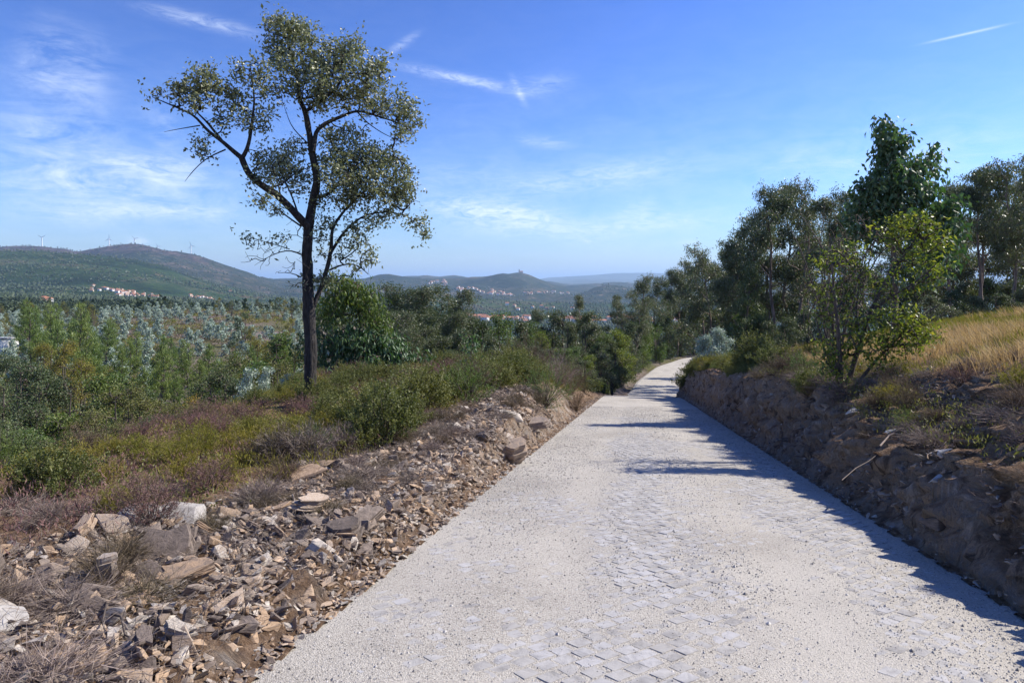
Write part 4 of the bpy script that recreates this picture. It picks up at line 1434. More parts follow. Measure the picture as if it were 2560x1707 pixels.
def bush(seed, mat, h=.7, w=.5, n=4200, L=.035, W=.016, mode='up', name='shrub', cat='shrub', stems=60, lump=.5, stem_mat='twig'):
    """low shrub: a lumpy dome of small leaves on thin stems"""
    r = np.random.default_rng(seed)
    root = thing(name, (0, 0, 0), 'low shrub', cat)
    # stems
    d = unit(np.stack([r.normal(0, .62, stems), r.normal(0, .62, stems), np.abs(r.normal(.9, .25, stems))], 1))
    ln = r.uniform(.7, 1.08, stems) * np.sqrt((h * d[:, 2]) ** 2 + (w * np.hypot(d[:, 0], d[:, 1])) ** 2) * 1.05
    e = d * ln[:, None]
    e[:, 0] = np.clip(e[:, 0], -w, w)
    mid = e * .5 + r.normal(0, .04, e.shape)
    P = np.stack([np.zeros_like(e) + r.normal(0, .03, e.shape) * [1, 1, 0], mid, e], 1)
    V, Q = tubes(P, np.tile([.006, .004, .0015], (stems, 1)), 3)
    link('stems', make_mesh('stems', V, Q, None, [M[stem_mat]], np.zeros(len(Q))), root)
    # leaves: along sprigs around the outer half
    ns = n // 14
    i = r.integers(0, stems, ns)
    f = r.uniform(.35, 1.0, ns)[:, None] ** .7
    base = e[i] * f + r.normal(0, .055, (ns, 3)) * lump * 2
    sd = unit(e[i] + r.normal(0, .35, (ns, 3)) * np.array([1, 1, .5]) * h)
    sl = r.uniform(.05, .16, ns)[:, None] * (h / .7)
    q = r.random((ns, 14, 1))
    Cn = (base[:, None] + sd[:, None] * sl[:, None] * q + r.normal(0, .008, (ns, 14, 3))).reshape(-1, 3)
    dd = (np.repeat(sd, 14, 0) * (.9 if mode == 'up' else .2)) + r.normal(0, .55, (ns * 14, 3))
    V, T = cards(Cn, dd, rand_dirs(len(Cn), r), L * np.exp(r.normal(0, .25, len(Cn))), W * np.exp(r.normal(0, .2, len(Cn))))
    k = np.repeat(r.random(ns), 14) * .6 + .4 * r.random(len(Cn))
    V[:, 2] = np.maximum(V[:, 2], -.02)
    link('foliage', make_mesh('foliage', V, None, T, [M[mat]], np.repeat(k, 2)), root)
    return Kind(root)


def brush(seed, h=.5, w=.5, n=900, mat='greytwig', L=.16, name='dry_brush', upright=.6, W=.0035):
    """dry branching twigs"""
    r = np.random.default_rng(seed)
    root = thing(name, (0, 0, 0), 'dry brush', 'dry shrub')
    st = 70
    d = unit(np.stack([r.normal(0, .8, st), r.normal(0, .8, st), np.abs(r.normal(upright, .3, st))], 1))
    e = d * np.array([w, w, h]) * r.uniform(.6, 1.1, (st, 1))
    P = np.stack([r.normal(0, .03, (st, 3)) * [1, 1, 0], e * .5 + r.normal(0, .05, e.shape), e], 1)
    V, Q = tubes(P, np.tile([.0055, .004, .002], (st, 1)), 3)
    acc = Acc(); acc.add(V, Q, None, r.random(len(Q)))
    i = r.integers(0, st, n)
    c = e[i] * r.uniform(.25, 1, (n, 1)) + r.normal(0, .02, (n, 3))
    D = unit(e[i] * 1.2 + r.normal(0, .45, (n, 3)) * np.array([w, w, h * .8]) * 1.6)
    V, T = cards(c, D, rand_dirs(n, r), L * np.exp(r.normal(0, .4, n)), W * np.ones(n), .05)
    acc.add(V, None, T, None, np.repeat(r.random(n), 2))
    link('twigs', acc.mesh('twigs', [M[mat]]), root)
    return Kind(root)


def place(kind, px, D, sc=1.0, rz=None, label=None, group=None, top=None, h=None, sink=0.0):
    """stand a tree in column px at distance D; with top (px row) its height is set to reach that row"""
    while D > 50 and abs(float(nearest([(px - CX) / FPX * D], [D])[0][0])) < (4.3 if top is not None else 3.2):
        D += 1.0
    x, y, z = at_px(px, D)
    if top is not None:
        sc = max(.3, (top_z(top, D) - z) / h)
        ws = min(max(sc, .7), 1.35)
        sc = (ws * .5 + sc * .5, ws * .5 + sc * .5, sc)
    return kind.put((x, y, z - sink), random.uniform(0, 6.28) if rz is None else rz, sc, label, group)


# ------------------------------------------------------------------ right-hand trees
def build_right_trees():
    T = [tall_eucalyptus(60 + i, 11, [.5, -.4, .9, .2, -.2][i], [.42, .35, .5, .3, .4][i], [1.8, 1.6, 1.5, 2.0, 1.7][i], nb=[10, 11, 8, 12, 9][i]) for i in range(5)]
    spots = [  # px, D, top row, kind, label
        (1940, 46, 455, 0, 'tallest eucalyptus of the clump right of the bend, broad dark crown'),
        (1985, 44, 470, 3, 'eucalyptus leaning beside the tallest one, crown open to the sky'),
        (1880, 50, 545, 4, 'eucalyptus with stepped crown on the left flank of the tall clump'),
        (1850, 52, 600, 1, 'lower eucalyptus at the left shoulder of the tall clump'),
        (2062, 40, 484, 2, 'thin lone eucalyptus with small flat crown left of the leafy sapling'),
        (1790, 60, 622, 3, 'rounded eucalyptus standing above the road bend'),
        (1755, 66, 640, 1, 'small crowned eucalyptus above the road bend'),
        (1725, 70, 645, 0, 'narrow eucalyptus left of the rounded one above the bend'),
        (1671, 78, 672, 1, 'pointed eucalyptus behind the road bend'),
        (1640, 82, 690, 4, 'soft crowned eucalyptus left of the pointed one behind the bend'),
        (1612, 86, 684, 0, 'leftmost tall eucalyptus of the row behind the bend'),
        (1590, 80, 735, 3, 'short dense eucalyptus beneath the row behind the bend'),
        (1530, 95, 735, 1, 'conical eucalyptus standing clear against the valley right of the town'),
        (1565, 92, 760, 3, 'broad eucalyptus just left of the row behind the bend'),
        (1435, 110, 735, 1, 'slim dark conical tree standing alone above the centre trees'),
        (1345, 100, 770, 0, 'small round topped eucalyptus against the town'),
        (1380, 104, 780, 4, 'smaller dark topped tree right of the round topped one against the town'),
        (2120, 48, 470, 0, 'dark eucalyptus right behind the leafy sapling'),
        (2160, 55, 520, 3, 'eucalyptus half hidden behind the sapling'),
        (2300, 50, 560, 4, 'eucalyptus with tall bare trunk right of the sapling'),
        (2395, 40, 445, 2, 'eucalyptus with flat topped crown left of the tallest right hand group'),
        (2440, 37, 425, 0, 'thin trunked eucalyptus in the right hand group, umbrella crown'),
        (2475, 34, 405, 2, 'eucalyptus with wide high crown in the right hand group'),
        (2530, 32, 398, 4, 'tallest eucalyptus near the right edge with leaning trunk'),
        (2585, 34, 400, 0, 'eucalyptus cut by the right edge of the picture'),
        (2640, 30, 380, 3, 'eucalyptus just beyond the right edge'),
        (2500, 46, 540, 1, 'lower dark eucalyptus behind the leaning trunks at the right'),
        (2420, 52, 580, 3, 'shaded eucalyptus behind the flat topped crown'),
        (2350, 56, 600, 1, 'distant eucalyptus in the gap at the right'),
        (2560, 50, 560, 4, 'dense crowned eucalyptus behind the right edge group'),
        (2250, 60, 600, 0, 'far eucalyptus behind the bright green sapling'),
        (2020, 62, 600, 1, 'far eucalyptus seen between trunks of the tall clump'),
        (1910, 70, 640, 3, 'eucalyptus low in the background of the tall clump'),
        (1965, 74, 660, 0, 'small eucalyptus far behind the tall clump'),
        (2090, 70, 620, 4, 'small dark eucalyptus behind the yellow green shrub'),
        (2680, 45, 480, 1, 'eucalyptus outside the right edge in the shade'),
        (1820, 76, 665, 4, 'background eucalyptus under the stepped crown'),
        (1700, 90, 690, 3, 'background eucalyptus among the row above the bend'),
        (1905, 51, 480, 3, 'dense crowned eucalyptus left behind the tallest one'), (1960, 52, 462, 1, 'dense crowned eucalyptus right behind the tallest one'), (1830, 56, 590, 0, 'broad low crowned eucalyptus in the stepped shoulder'),
        (2050, 56, 560, 3, 'dark eucalyptus behind the thin lone one'), (1765, 72, 660, 4, 'eucalyptus filling the row above the silvery bush'),
        (1690, 80, 668, 0, 'dense eucalyptus beside the pointed one'), (2460, 44, 480, 3, 'dense crowned eucalyptus behind the umbrella crown'), (2520, 42, 450, 1, 'dense crowned eucalyptus behind the leaning trunks'), (2370, 48, 520, 0, 'dark eucalyptus right of the sapling gap'),
    ]
    for (px, D, top, k, lb) in spots:
        place(T[k], px, D, label=lb, group='eucalyptus trees on the right hand slope', top=top, h=11.3, rz=random.choice([0, 3.1, 1.5, 4.4]) + random.uniform(-.4, .4))
    # undergrowth trees and bushes beneath
    Bs = [bushy_tree(90, 4.0, 1.6, 'dark', .11, .045), bushy_tree(91, 3.4, 1.5, 'green', .10, .05), bushy_tree(92, 3.6, 1.7, 'euc', .13, .045, 'droop'), bushy_tree(93, 2.6, 1.2, 'silver', .11, .06)]
    u = [
        (1600, 96, 790, 1, 'bright green bush just left of the far end of the road'), (1640, 100, 800, 1, 'low green bush beside the road bend'), (1580, 84, 800, 0, 'dark bush left of the road bend'),
        (1690, 122, 805, 1, 'fresh green bush at the outside of the bend'), (1720, 124, 815, 2, 'olive bush at the outside of the bend'), (1660, 118, 790, 0, 'dark green bush behind the bend'),
        (1740, 120, 800, 0, 'dark bush where the road disappears'), (1795, 35, 818, 3, 'silvery white leaved bush above the inside of the bend'), (1765, 37, 836, 3, 'small silvery bush left of the larger one'),
        (1870, 44, 770, 1, 'green bush under the tall clump'), (1920, 40, 800, 2, 'olive bush below the tall clump'), (1970, 34, 790, 0, 'dark bush left of the yellow green shrub'),
        (2020, 36, 770, 2, 'olive leaved bush left behind the yellow green shrub'), (1845, 60, 760, 0, 'dark rounded bush under the stepped crown'), (2070, 40, 740, 0, 'dark bush behind the yellow green shrub'),
        (2330, 26, 745, 2, 'shaded bush right of the yellow green shrub'), (2380, 30, 720, 0, 'dark bush at the foot of the right hand group'), (2440, 32, 735, 2, 'thin bush between bare trunks'),
        (2500, 28, 730, 0, 'dark bush below the leaning eucalyptus'), (2560, 30, 720, 2, 'bush near the right edge on top of the slope'), (2290, 34, 700, 0, 'dark bush beneath the leafy sapling'),
        (2200, 34, 680, 2, 'olive bush hidden behind the sapling'), (2130, 36, 700, 0, 'dark bush left of the sapling'), (1890, 58, 720, 2, 'tall bush among bare trunks of the clump'),
        (1950, 56, 730, 0, 'bush filling the gap under the tall clump'), (1820, 64, 740, 2, 'bush below the rounded eucalyptus'), (1735, 80, 760, 0, 'bush beneath the trees above the bend'),
        (1700, 84, 770, 2, 'olive bush beneath the pointed eucalyptus'), (1670, 90, 780, 0, 'dense dark bush in the row above the bend'), (2620, 26, 700, 0, 'bush beyond the right edge'),
        (2540, 40, 690, 2, 'backlit bush far right'), (2470, 42, 690, 0, 'backlit bush between the right hand trunks'), (2410, 44, 700, 2, 'backlit bush left of the right hand trunks'),
        (1780, 84, 770, 0, 'dark bush far behind the silvery one'), (1990, 50, 740, 0, 'shaded bush between the clump and the shrub'),
    ]
    for (px, D, top, k, lb) in u:
        place(Bs[k], px, D, label=lb, group='bushes under the right hand trees', top=top, h=[4.1, 3.5, 3.7, 2.7][k])
    # young pine in front of the clump
    pk = pine(97, 5, 1.4, 'dark')
    place(pk, 1868, 42, label='young dark green pine in front of the tall eucalyptus clump', top=655, h=5.2)

    # the leafy sapling (juvenile eucalyptus) that rises above the shrub
    r = np.random.default_rng(70)
    D = 21.0
    base = pxp(2235, 850, D); base[2] = h1(base[0], base[1])
    hh = top_z(288, D) - base[2]
    paths = [(np.array([[0, 0, -.3], [.05, 0, hh * .3], [-.1, .1, hh * .6], [-.05, 0, hh * .85], [-.2, 0, hh]]), np.array([.10, .08, .05, .03, .01]))]

    def bl(px, py, rx, ry, n, dd=0):
        return (pxp(px, py, D + dd) - base, (rx / FPX * D, max(rx, ry) / FPX * D, ry / FPX * D), n)
    blobs = [bl(2215, 330, 22, 36, 40), bl(2230, 380, 36, 34, 55), bl(2250, 355, 22, 22, 20), bl(2240, 430, 62, 40, 80), bl(2290, 420, 36, 34, 36), bl(2330, 385, 20, 26, 12, .3), bl(2345, 430, 18, 22, 10, .3),
             bl(2200, 470, 60, 36, 70), bl(2160, 480, 30, 22, 26), bl(2260, 480, 70, 40, 90), bl(2310, 490, 40, 34, 34), bl(2240, 530, 80, 34, 80), bl(2170, 520, 50, 34, 50), bl(2330, 540, 46, 34, 40),
             bl(2370, 520, 36, 34, 28, -.3), bl(2370, 570, 40, 40, 34, -.3), bl(2300, 600, 70, 50, 60), bl(2200, 580, 60, 40, 50), bl(2350, 640, 50, 50, 40, -.5), bl(2280, 680, 60, 50, 40, -.5), bl(2140, 570, 40, 40, 30)]
    k = assemble('eucalyptus_sapling', 'sapling', 'tree', r, paths, blobs, (9, (.12, .12, .12), .19, .085, 'droop', M['eucbig']), M['euc_bark'], .006)
    k.put(tuple(base), 0, 1, 'tall leafy green eucalyptus sapling with pointed top above the yellow green shrub')

    # strawberry tree on the bank edge
    r = np.random.default_rng(71)
    D = 11.3
    base = pxp(2102, 1005, D); base[2] = h1(base[0], base[1])

    def pb(pts, d0, d1, r0, r1):
        n = len(pts)
        return (np.array([pxp(x, y, D + d0 + (d1 - d0) * i / (n - 1)) - base for i, (x, y) in enumerate(pts)]), np.linspace(r0, r1, n))
    paths = [pb([(2108, 1015), (2104, 960), (2100, 900), (2095, 820), (2085, 740), (2080, 660)], 0, -.3, .055, .012),
             pb([(2108, 1015), (2125, 940), (2150, 860), (2175, 780), (2215, 700), (2260, 640), (2300, 580)], 0, .4, .055, .012),
             pb([(2112, 1010), (2150, 950), (2190, 900), (2240, 850), (2290, 800), (2350, 760)], 0, -.3, .035, .008),
             pb([(2150, 870), (2140, 780), (2150, 700), (2160, 620)], .1, .6, .03, .008),
             pb([(2104, 960), (2070, 900), (2050, 840), (2035, 770)], 0, .3, .022, .006),
             pb([(2175, 780), (2230, 740), (2300, 700), (2340, 660)], .2, -.4, .025, .006)]

    def bl2(px, py, rx, ry, n, dd=0):
        return (pxp(px, py, D + dd) - base, (rx / FPX * D, max(rx, ry) / FPX * D * .9, ry / FPX * D), n)
    blobs = [bl2(2290, 560, 70, 34, 70, .3), bl2(2220, 580, 50, 30, 34, .3), bl2(2340, 600, 40, 40, 40, .3), bl2(2280, 640, 60, 40, 40, .3), bl2(2330, 690, 40, 40, 28, 0),
             bl2(2060, 660, 36, 34, 26), bl2(2130, 640, 50, 40, 24), bl2(2090, 730, 50, 40, 26), bl2(2170, 700, 50, 50, 28), bl2(2240, 720, 50, 50, 30), bl2(2060, 790, 40, 40, 20), bl2(2140, 800, 60, 50, 34),
             bl2(2230, 800, 60, 40, 60, -.3), bl2(2290, 800, 44, 36, 40, -.3), bl2(2310, 840, 30, 26, 24, -.3), bl2(2260, 850, 60, 34, 60, -.4), bl2(2180, 850, 60, 34, 40, -.3), bl2(2120, 870, 40, 30, 24), bl2(2070, 880, 40, 40, 30), bl2(2080, 930, 36, 24, 26, -.2),
             bl2(2190, 900, 40, 30, 24, -.3)]
    blobs = [(c, (a[0] * .9, a[1] * .9, a[2]), n_ * .72) for (c, a, n_) in blobs]
    k = assemble('strawberry_tree', 'shrub', 'tree', r, paths, blobs, (10, (.085, .085, .08), .075, .030, 'random', M['yellow']), M['twig'], .005)
    k.put(tuple(base), 0, 1, 'glossy yellow green many stemmed shrub tree growing from the edge of the cut bank')
    # bare grey sapling tangled in it
    r = np.random.default_rng(72)
    bb = pxp(2085, 990, 12.2); bb[2] = h1(bb[0], bb[1])
    paths = []
    for i in range(9):
        a = r.uniform(-.5, .9)
        paths.append((np.array([[0, 0, 0], [a * .4, r.normal(0, .2), 1.2], [a * 1.0, r.normal(0, .4), 2.3], [a * 1.3, r.normal(0, .5), 2.9 + r.uniform(-.4, .3)]]), np.array([.02, .015, .009, .004])))
    blobs = [(np.array([.2, 0, 2.0]), (1.1, .8, 1.1), 220), (np.array([-.2, 0, 1.4]), (.6, .5, .8), 60)]
    k = assemble('bare_sapling', 'bare sapling', 'tree', r, paths, blobs, (2, (.08, .08, .08), .05, .025, 'random', M['brownheath']), M['twig'], .004)
    k.put(tuple(bb), 0, 1, 'leafless grey sapling tangled in the yellow green shrub tree')


build_right_trees()


# ------------------------------------------------------------------ centre and left trees
def build_mid_trees():
    # big drooping juvenile eucalyptus behind the oak
    r = np.random.default_rng(80)
    D = 25.0
    base = pxp(900, 1000, D); base[2] = h1(base[0], base[1])

    def bl(px, py, rx, ry, n, dd=0):
        return (pxp(px, py, D + dd) - base, (rx / FPX * D, max(rx, ry) / FPX * D * .8, ry / FPX * D), n)
    zt = top_z(700, D) - base[2]
    paths = [(np.array([[0, 0, -.4], [0, .2, zt * .5], [-.2, .3, zt * .95]]), np.array([.12, .08, .03])), (np.array([[0, 0, .4], [.5, 0, zt * .4], [1.0, 0, zt * .62]]), np.array([.07, .05, .02]))]
    top = [bl(870, 720, 40, 26, 50), bl(830, 700, 26, 20, 20), bl(905, 735, 36, 30, 50), bl(850, 760, 50, 40, 70), bl(920, 780, 44, 36, 60), bl(820, 780, 40, 40, 40, .6), bl(950, 820, 30, 26, 26)]
    low = [bl(820, 870, 60, 60, 80, -.2), bl(890, 850, 60, 40, 90, -.3), bl(960, 860, 50, 34, 70), bl(1000, 890, 40, 26, 50), bl(1050, 905, 32, 18, 34), bl(930, 910, 70, 34, 90, -.4), bl(860, 930, 70, 40, 80, -.4), bl(800, 940, 40, 40, 44), bl(990, 925, 50, 18, 40),
           bl(770, 870, 30, 50, 26, .4)]
    k = assemble('eucalyptus_sapling', 'x', 'tree', r, paths, low, (11, (.14, .14, .15), .24, .062, 'droop', M['eucbig']), M['euc_bark'], .007)
    k.put(tuple(base), 0, 1, 'wide blue green eucalyptus bush with hanging leaves right behind the cork oak')
    base2 = base + np.array([-.3, 1.6, 0]); base2[2] = h1(base2[0], base2[1])
    top = [(c + base - base2, q, n) for (c, q, n) in top]
    k = assemble('eucalyptus_sapling', 'x', 'tree', r, [(np.array([[0, 0, -.4], [.1, 0, 2.5], [0, 0, top_z(705, 26.6) - base2[2]]]), np.array([.1, .07, .02]))], top, (12, (.15, .15, .22), .22, .045, 'droop', M['green']), M['euc_bark'], .007)
    k.put(tuple(base2), 0, 1, 'drooping green eucalyptus rising behind the blue green one beside the cork oak')
    sk = [silver_shrub(81, 2.6, 1.2, 'silver', 60, 18, .12, .05), silver_shrub(82, 2.2, 1.2, 'silver', 60, 16, .11, .06)]
    place(sk[0], 665, 27, label='large silvery eucalyptus bush left of the oak trunk', group='silvery eucalyptus bushes', top=925, h=2.7)
    place(sk[1], 720, 25, label='silvery eucalyptus bush touching the oak trunk', group='silvery eucalyptus bushes', top=935, h=2.4)
    place(sk[0], 620, 29, label='silvery eucalyptus bush right of the round dark tree', group='silvery eucalyptus bushes', top=930, h=2.7)

    # windblown row and centre trees
    W = [tall_eucalyptus(120 + i, 10, .8, .12, [2.2, 1.9, 2.4][i], 'euclit', True, 15, 1.15) for i in range(3)]
    row = [(965, 66, 705), (1000, 62, 730), (1030, 66, 725), (1060, 60, 770), (1095, 58, 790), (925, 72, 720), (1010, 56, 800), (1110, 72, 735), (950, 54, 790), (1060, 52, 830), (1120, 54, 830), (985, 50, 830), (905, 60, 760), (1130, 64, 800)]
    words = ['crest of', 'second crest of', 'dark headed crown in', 'sloping crown in', 'lower end of', 'left shoulder of', 'front of', 'small dark topped tree behind', 'left front of', 'low front of', 'right foot of', 'shaded front of', 'far left of', 'right end of']
    for i, (px, D, top) in enumerate(row):
        place(W[i % 3], px, D, rz=random.uniform(-.5, .5), label=f'windswept eucalyptus, {words[i]} the leaning belt right of the oak', group='windswept eucalyptus belt', top=top, h=10.4)
    Bt = [bushy_tree(130, 6, 2.2, 'dark', .14, .05, 'droop'), bushy_tree(131, 6, 2.4, 'green', .13, .05), bushy_tree(132, 5.5, 2.0, 'euc', .15, .05, 'droop'), bushy_tree(133, 5, 2.0, 'yellow', .11, .05), bushy_tree(134, 6.5, 1.8, 'euclit', .14, .045, 'droop', conic=1)]
    ctr = [
        (1190, 60, 790, 0, 'dark tree behind the purple grey brush'), (1165, 52, 850, 2, 'shaded tree left of the centre group'), (1255, 58, 775, 1, 'rounded green tree in the middle of the centre group'),
        (1300, 62, 790, 4, 'green tree right of the rounded one'), (1225, 50, 830, 2, 'olive tree in front of the rounded green one'), (1290, 46, 850, 0, 'dark tree low in the centre group'),
        (1350, 44, 825, 3, 'yellow green tree in the centre group'), (1385, 40, 870, 3, 'bright yellow green bush low beside the grey brush'), (1425, 56, 800, 4, 'pale green domed tree left of the road'),
        (1475, 54, 800, 2, 'olive domed tree left of the road'), (1510, 50, 830, 1, 'green tree close to the left edge of the road'), (1450, 44, 860, 0, 'dark tree in front of the domed ones'),
        (1500, 44, 880, 2, 'dark leafy bush at the crest on the left edge of the road'), (1540, 58, 850, 0, 'dark green bush overhanging the far road'), (1570, 66, 850, 2, 'olive bush at the left of the far road'),
        (1415, 36, 920, 1, 'green leafy bush beside the verge near the crest'), (1460, 36, 925, 0, 'dark leafy bush at the crest of the road'), (1540, 72, 820, 3, 'yellow green tree beside the far road'),
        (1600, 78, 830, 1, 'green tree beside the left curve of the far road'), (1330, 36, 900, 0, 'dark bush behind the grey purple brush'), (1130, 44, 870, 0, 'dark tree below the windswept belt'),
        (1080, 44, 880, 2, 'olive tree under the windswept belt'), (1180, 40, 900, 1, 'green bush behind the heather crest'), (1240, 40, 890, 2, 'bush behind the heather on the crest'),
        (1400, 40, 880, 4, 'grey green bush behind the leafless brush'), (1435, 42, 865, 1, 'fresh green bush behind the crest bushes'), (1475, 40, 885, 3, 'yellow green bush at the crest'), (1505, 47, 850, 0, 'dark full bush right at the crest edge'), (1530, 50, 845, 4, 'grey green bush leaning over the crest edge'),
        (1550, 54, 850, 1, 'green bush touching the far road edge'), (1375, 38, 900, 0, 'low dark bush left of the crest'), (1340, 40, 880, 4, 'grey green bush above the leafless brush'), (1300, 40, 890, 1, 'green bush left above the leafless brush'), (1560, 62, 840, 0, 'dark bush beside the start of the far road'),
        (1400, 66, 770, 2, 'tall dark tree left of the pale domed one'), (1480, 70, 770, 0, 'dark crowned tree above the pale domed ones'), (1330, 76, 800, 1, 'distant green tree before the town'), (1210, 72, 800, 4, 'conical green tree at the edge of the town view'),
    ]
    for (px, D, top, k, lb) in ctr:
        place(Bt[k], px, D, label=lb, group='leafy trees left of the road', top=top, h=[6, 6, 5.5, 5, 6.5][k])

    rr_ = random.Random(5)
    for i in range(26):
        t = 44 + i * 2.5
        j = int(np.abs(CL[:, 1] - t).argmin())
        off = -(RW + rr_.uniform(1.3, 3.2))
        x = CL[j, 0] + CLN[j, 0] * off; y = CL[j, 1] + CLN[j, 1] * off
        kk_ = (2, 0, 1, 3)[i % 4]
        sc = rr_.uniform(.22, .42) * (1.0 if t < 60 else 1.25)
        w = ('olive', 'dark', 'green', 'yellow green')[i % 4]
        pl = 'just past the crest' if t < 60 else 'half way along' if t < 85 else 'at the far end of'
        Bt[kk_].put((x, y, h1(x, y) - .1), rr_.uniform(0, 6), (sc * 1.3, sc * 1.3, sc), f'low {w} bush on the left edge {pl} the far road', 'bushes lining the left edge of the far road')

    # left: oaks and bushes in the hollow
    Lk = [bushy_tree(140, 7, 3.0, 'dark', .13, .06, n_b=22, per=28), bushy_tree(141, 6, 2.6, 'shrub', .12, .05, n_b=20), bushy_tree(142, 5, 2.2, 'green', .12, .06), bushy_tree(143, 5, 1.7, 'gorse', .10, .03), silver_shrub(144, 3.2, 1.4, 'silver', 60, 14, .16, .07)]
    lf = [
        (60, 52, 900, 0, 'large dark evergreen oak at the left edge'), (130, 46, 940, 0, 'grey green oak with forked trunk in the left hollow'), (-20, 44, 930, 0, 'dark oak cut by the left edge'), (200, 60, 890, 3, 'olive green rounded tree beyond the oaks'),
        (170, 70, 845, 3, 'yellowish tree top left of the clearing'), (110, 80, 850, 3, 'olive tree near the white shed'), (250, 50, 935, 2, 'dark green small oak left of the middle scrub'),
        (300, 40, 955, 1, 'thin leaved oak scrub in the left middle'), (350, 36, 985, 1, 'twiggy scrub oak with crooked trunk'), (240, 34, 1020, 1, 'scrub oak in front of the crooked one'), (150, 34, 1030, 2, 'green bush in the left hollow'),
        (60, 30, 1070, 2, 'bright green bush near the left edge'), (-10, 32, 1040, 0, 'dark bush at the left edge of the hollow'), (120, 29, 1090, 2, 'fresh green leafy bush at bottom of the hollow'), (200, 30, 1070, 1, 'grey green bush beside the fresh green one'),
        (20, 27, 1110, 2, 'bright leafy bush above the yellow heath'), (290, 31, 1050, 1, 'olive scrub above the yellow heath'), (410, 34, 1010, 1, 'olive scrub right of the crooked oak'), (455, 32, 1030, 1, 'low olive scrub before the heather'),
        (560, 40, 915, 0, 'round dark green tree left of the silvery bush'), (590, 37, 940, 0, 'dark lobe of foliage beside the round tree'), (500, 36, 990, 1, 'scrub left of the round dark tree'), (640, 48, 900, 2, 'green tree behind the silvery bushes'),
        (690, 46, 900, 1, 'olive tree behind the oak trunk'), (600, 54, 880, 1, 'olive tree behind the round dark one'), (740, 40, 930, 0, 'dark bush behind the oak trunk'), (740, 58, 860, 1, 'olive tree just left of the oak trunk'),
        (380, 30, 1050, 2, 'small green bush under the scrub oak'), (330, 44, 960, 0, 'dark green bush behind the scrub'), (-60, 38, 1000, 0, 'oak beyond the left edge'), (-90, 56, 900, 0, 'large oak outside the left edge'),
        (700, 70, 830, 2, 'green tree in the belt left of the trunk'), (650, 76, 840, 3, 'yellowish tree in the belt left of the trunk'), (20, 64, 880, 0, 'dark oak below the white shed'), (90, 38, 1000, 0, 'shadowy oak in the middle of the hollow'),
        
        (320, 28, 1060, 1, 'low scrub where the hollow meets the heath'), (390, 29, 1040, 0, 'dark low bush above the purple heather'), (20, 27, 1070, 0, 'dark crown above the bright bush at the left edge'),
        (450, 30, 1000, 1, 'scrub beside the orange leaved bush'), (300, 55, 930, 2, 'green crown left of the clearing floor'),
    ]
    hts = [7, 6, 5, 5, 3.4]
    for (px, D, top, k, lb) in lf:
        place(Lk[k], px, D, label=lb, group='oaks and scrub in the left hollow', top=top, h=hts[k])
    ob = bushy_tree(145, 2.6, .9, 'orange', .07, .045, n_b=9, per=12)
    place(ob, 480, 31, label='small orange leaved bush in front of the round dark tree', top=985, h=2.7)


build_mid_trees()


# ------------------------------------------------------------------ the plantation
def plantation_scrub(r):
    for mat, nm, thr, nn, sz in (('gorse', 'yellow brown heath patches between the young trees of the clearing', -.02, 9000, .5), ('brownheath', 'brown dry scrub between the young trees of the clearing', -.3, 6000, .4),
                                 ('green', 'green scrub between the young trees of the clearing', .14, 9000, .5), ('dark', 'dark scrub at the foot of the clearing', .12, 6000, .7)):
        D = 60 + 230 * r.random(nn) ** .75
        px = r.uniform(-150, 800, nn)
        x = (px - CX) / FPX * D
        f = fbm(x / 11 + sz * 77, D / 13, 4)
        g = np.interp(px, [0, 330, 480, 800], [.22, .18, -.10, -.06]) * (1 if nm[0] != 'b' else 0)
        k = f + g > thr
        x, D = x[k], D[k]
        z = H(x, D)
        m = 9
        c = np.repeat(np.stack([x, D, z], 1), m, 0) + r.normal(0, 1, (len(x) * m, 3)) * (.45 * sz, .45 * sz, 0) + np.stack([np.zeros(len(x) * m), np.zeros(len(x) * m), r.random(len(x) * m) * sz], 1)
        V, T = cards(c, rand_dirs(len(c), r) + (0, 0, .6), rand_dirs(len(c), r), .34 * np.exp(r.normal(0, .3, len(c))), .17)
        v = np.repeat(r.random(len(x)), m) * .6 + .4 * r.random(len(c))
        tag(link('scrub', make_mesh('scrub', V, None, T, [M[mat]], np.repeat(v, 2))), nm, kind='stuff')


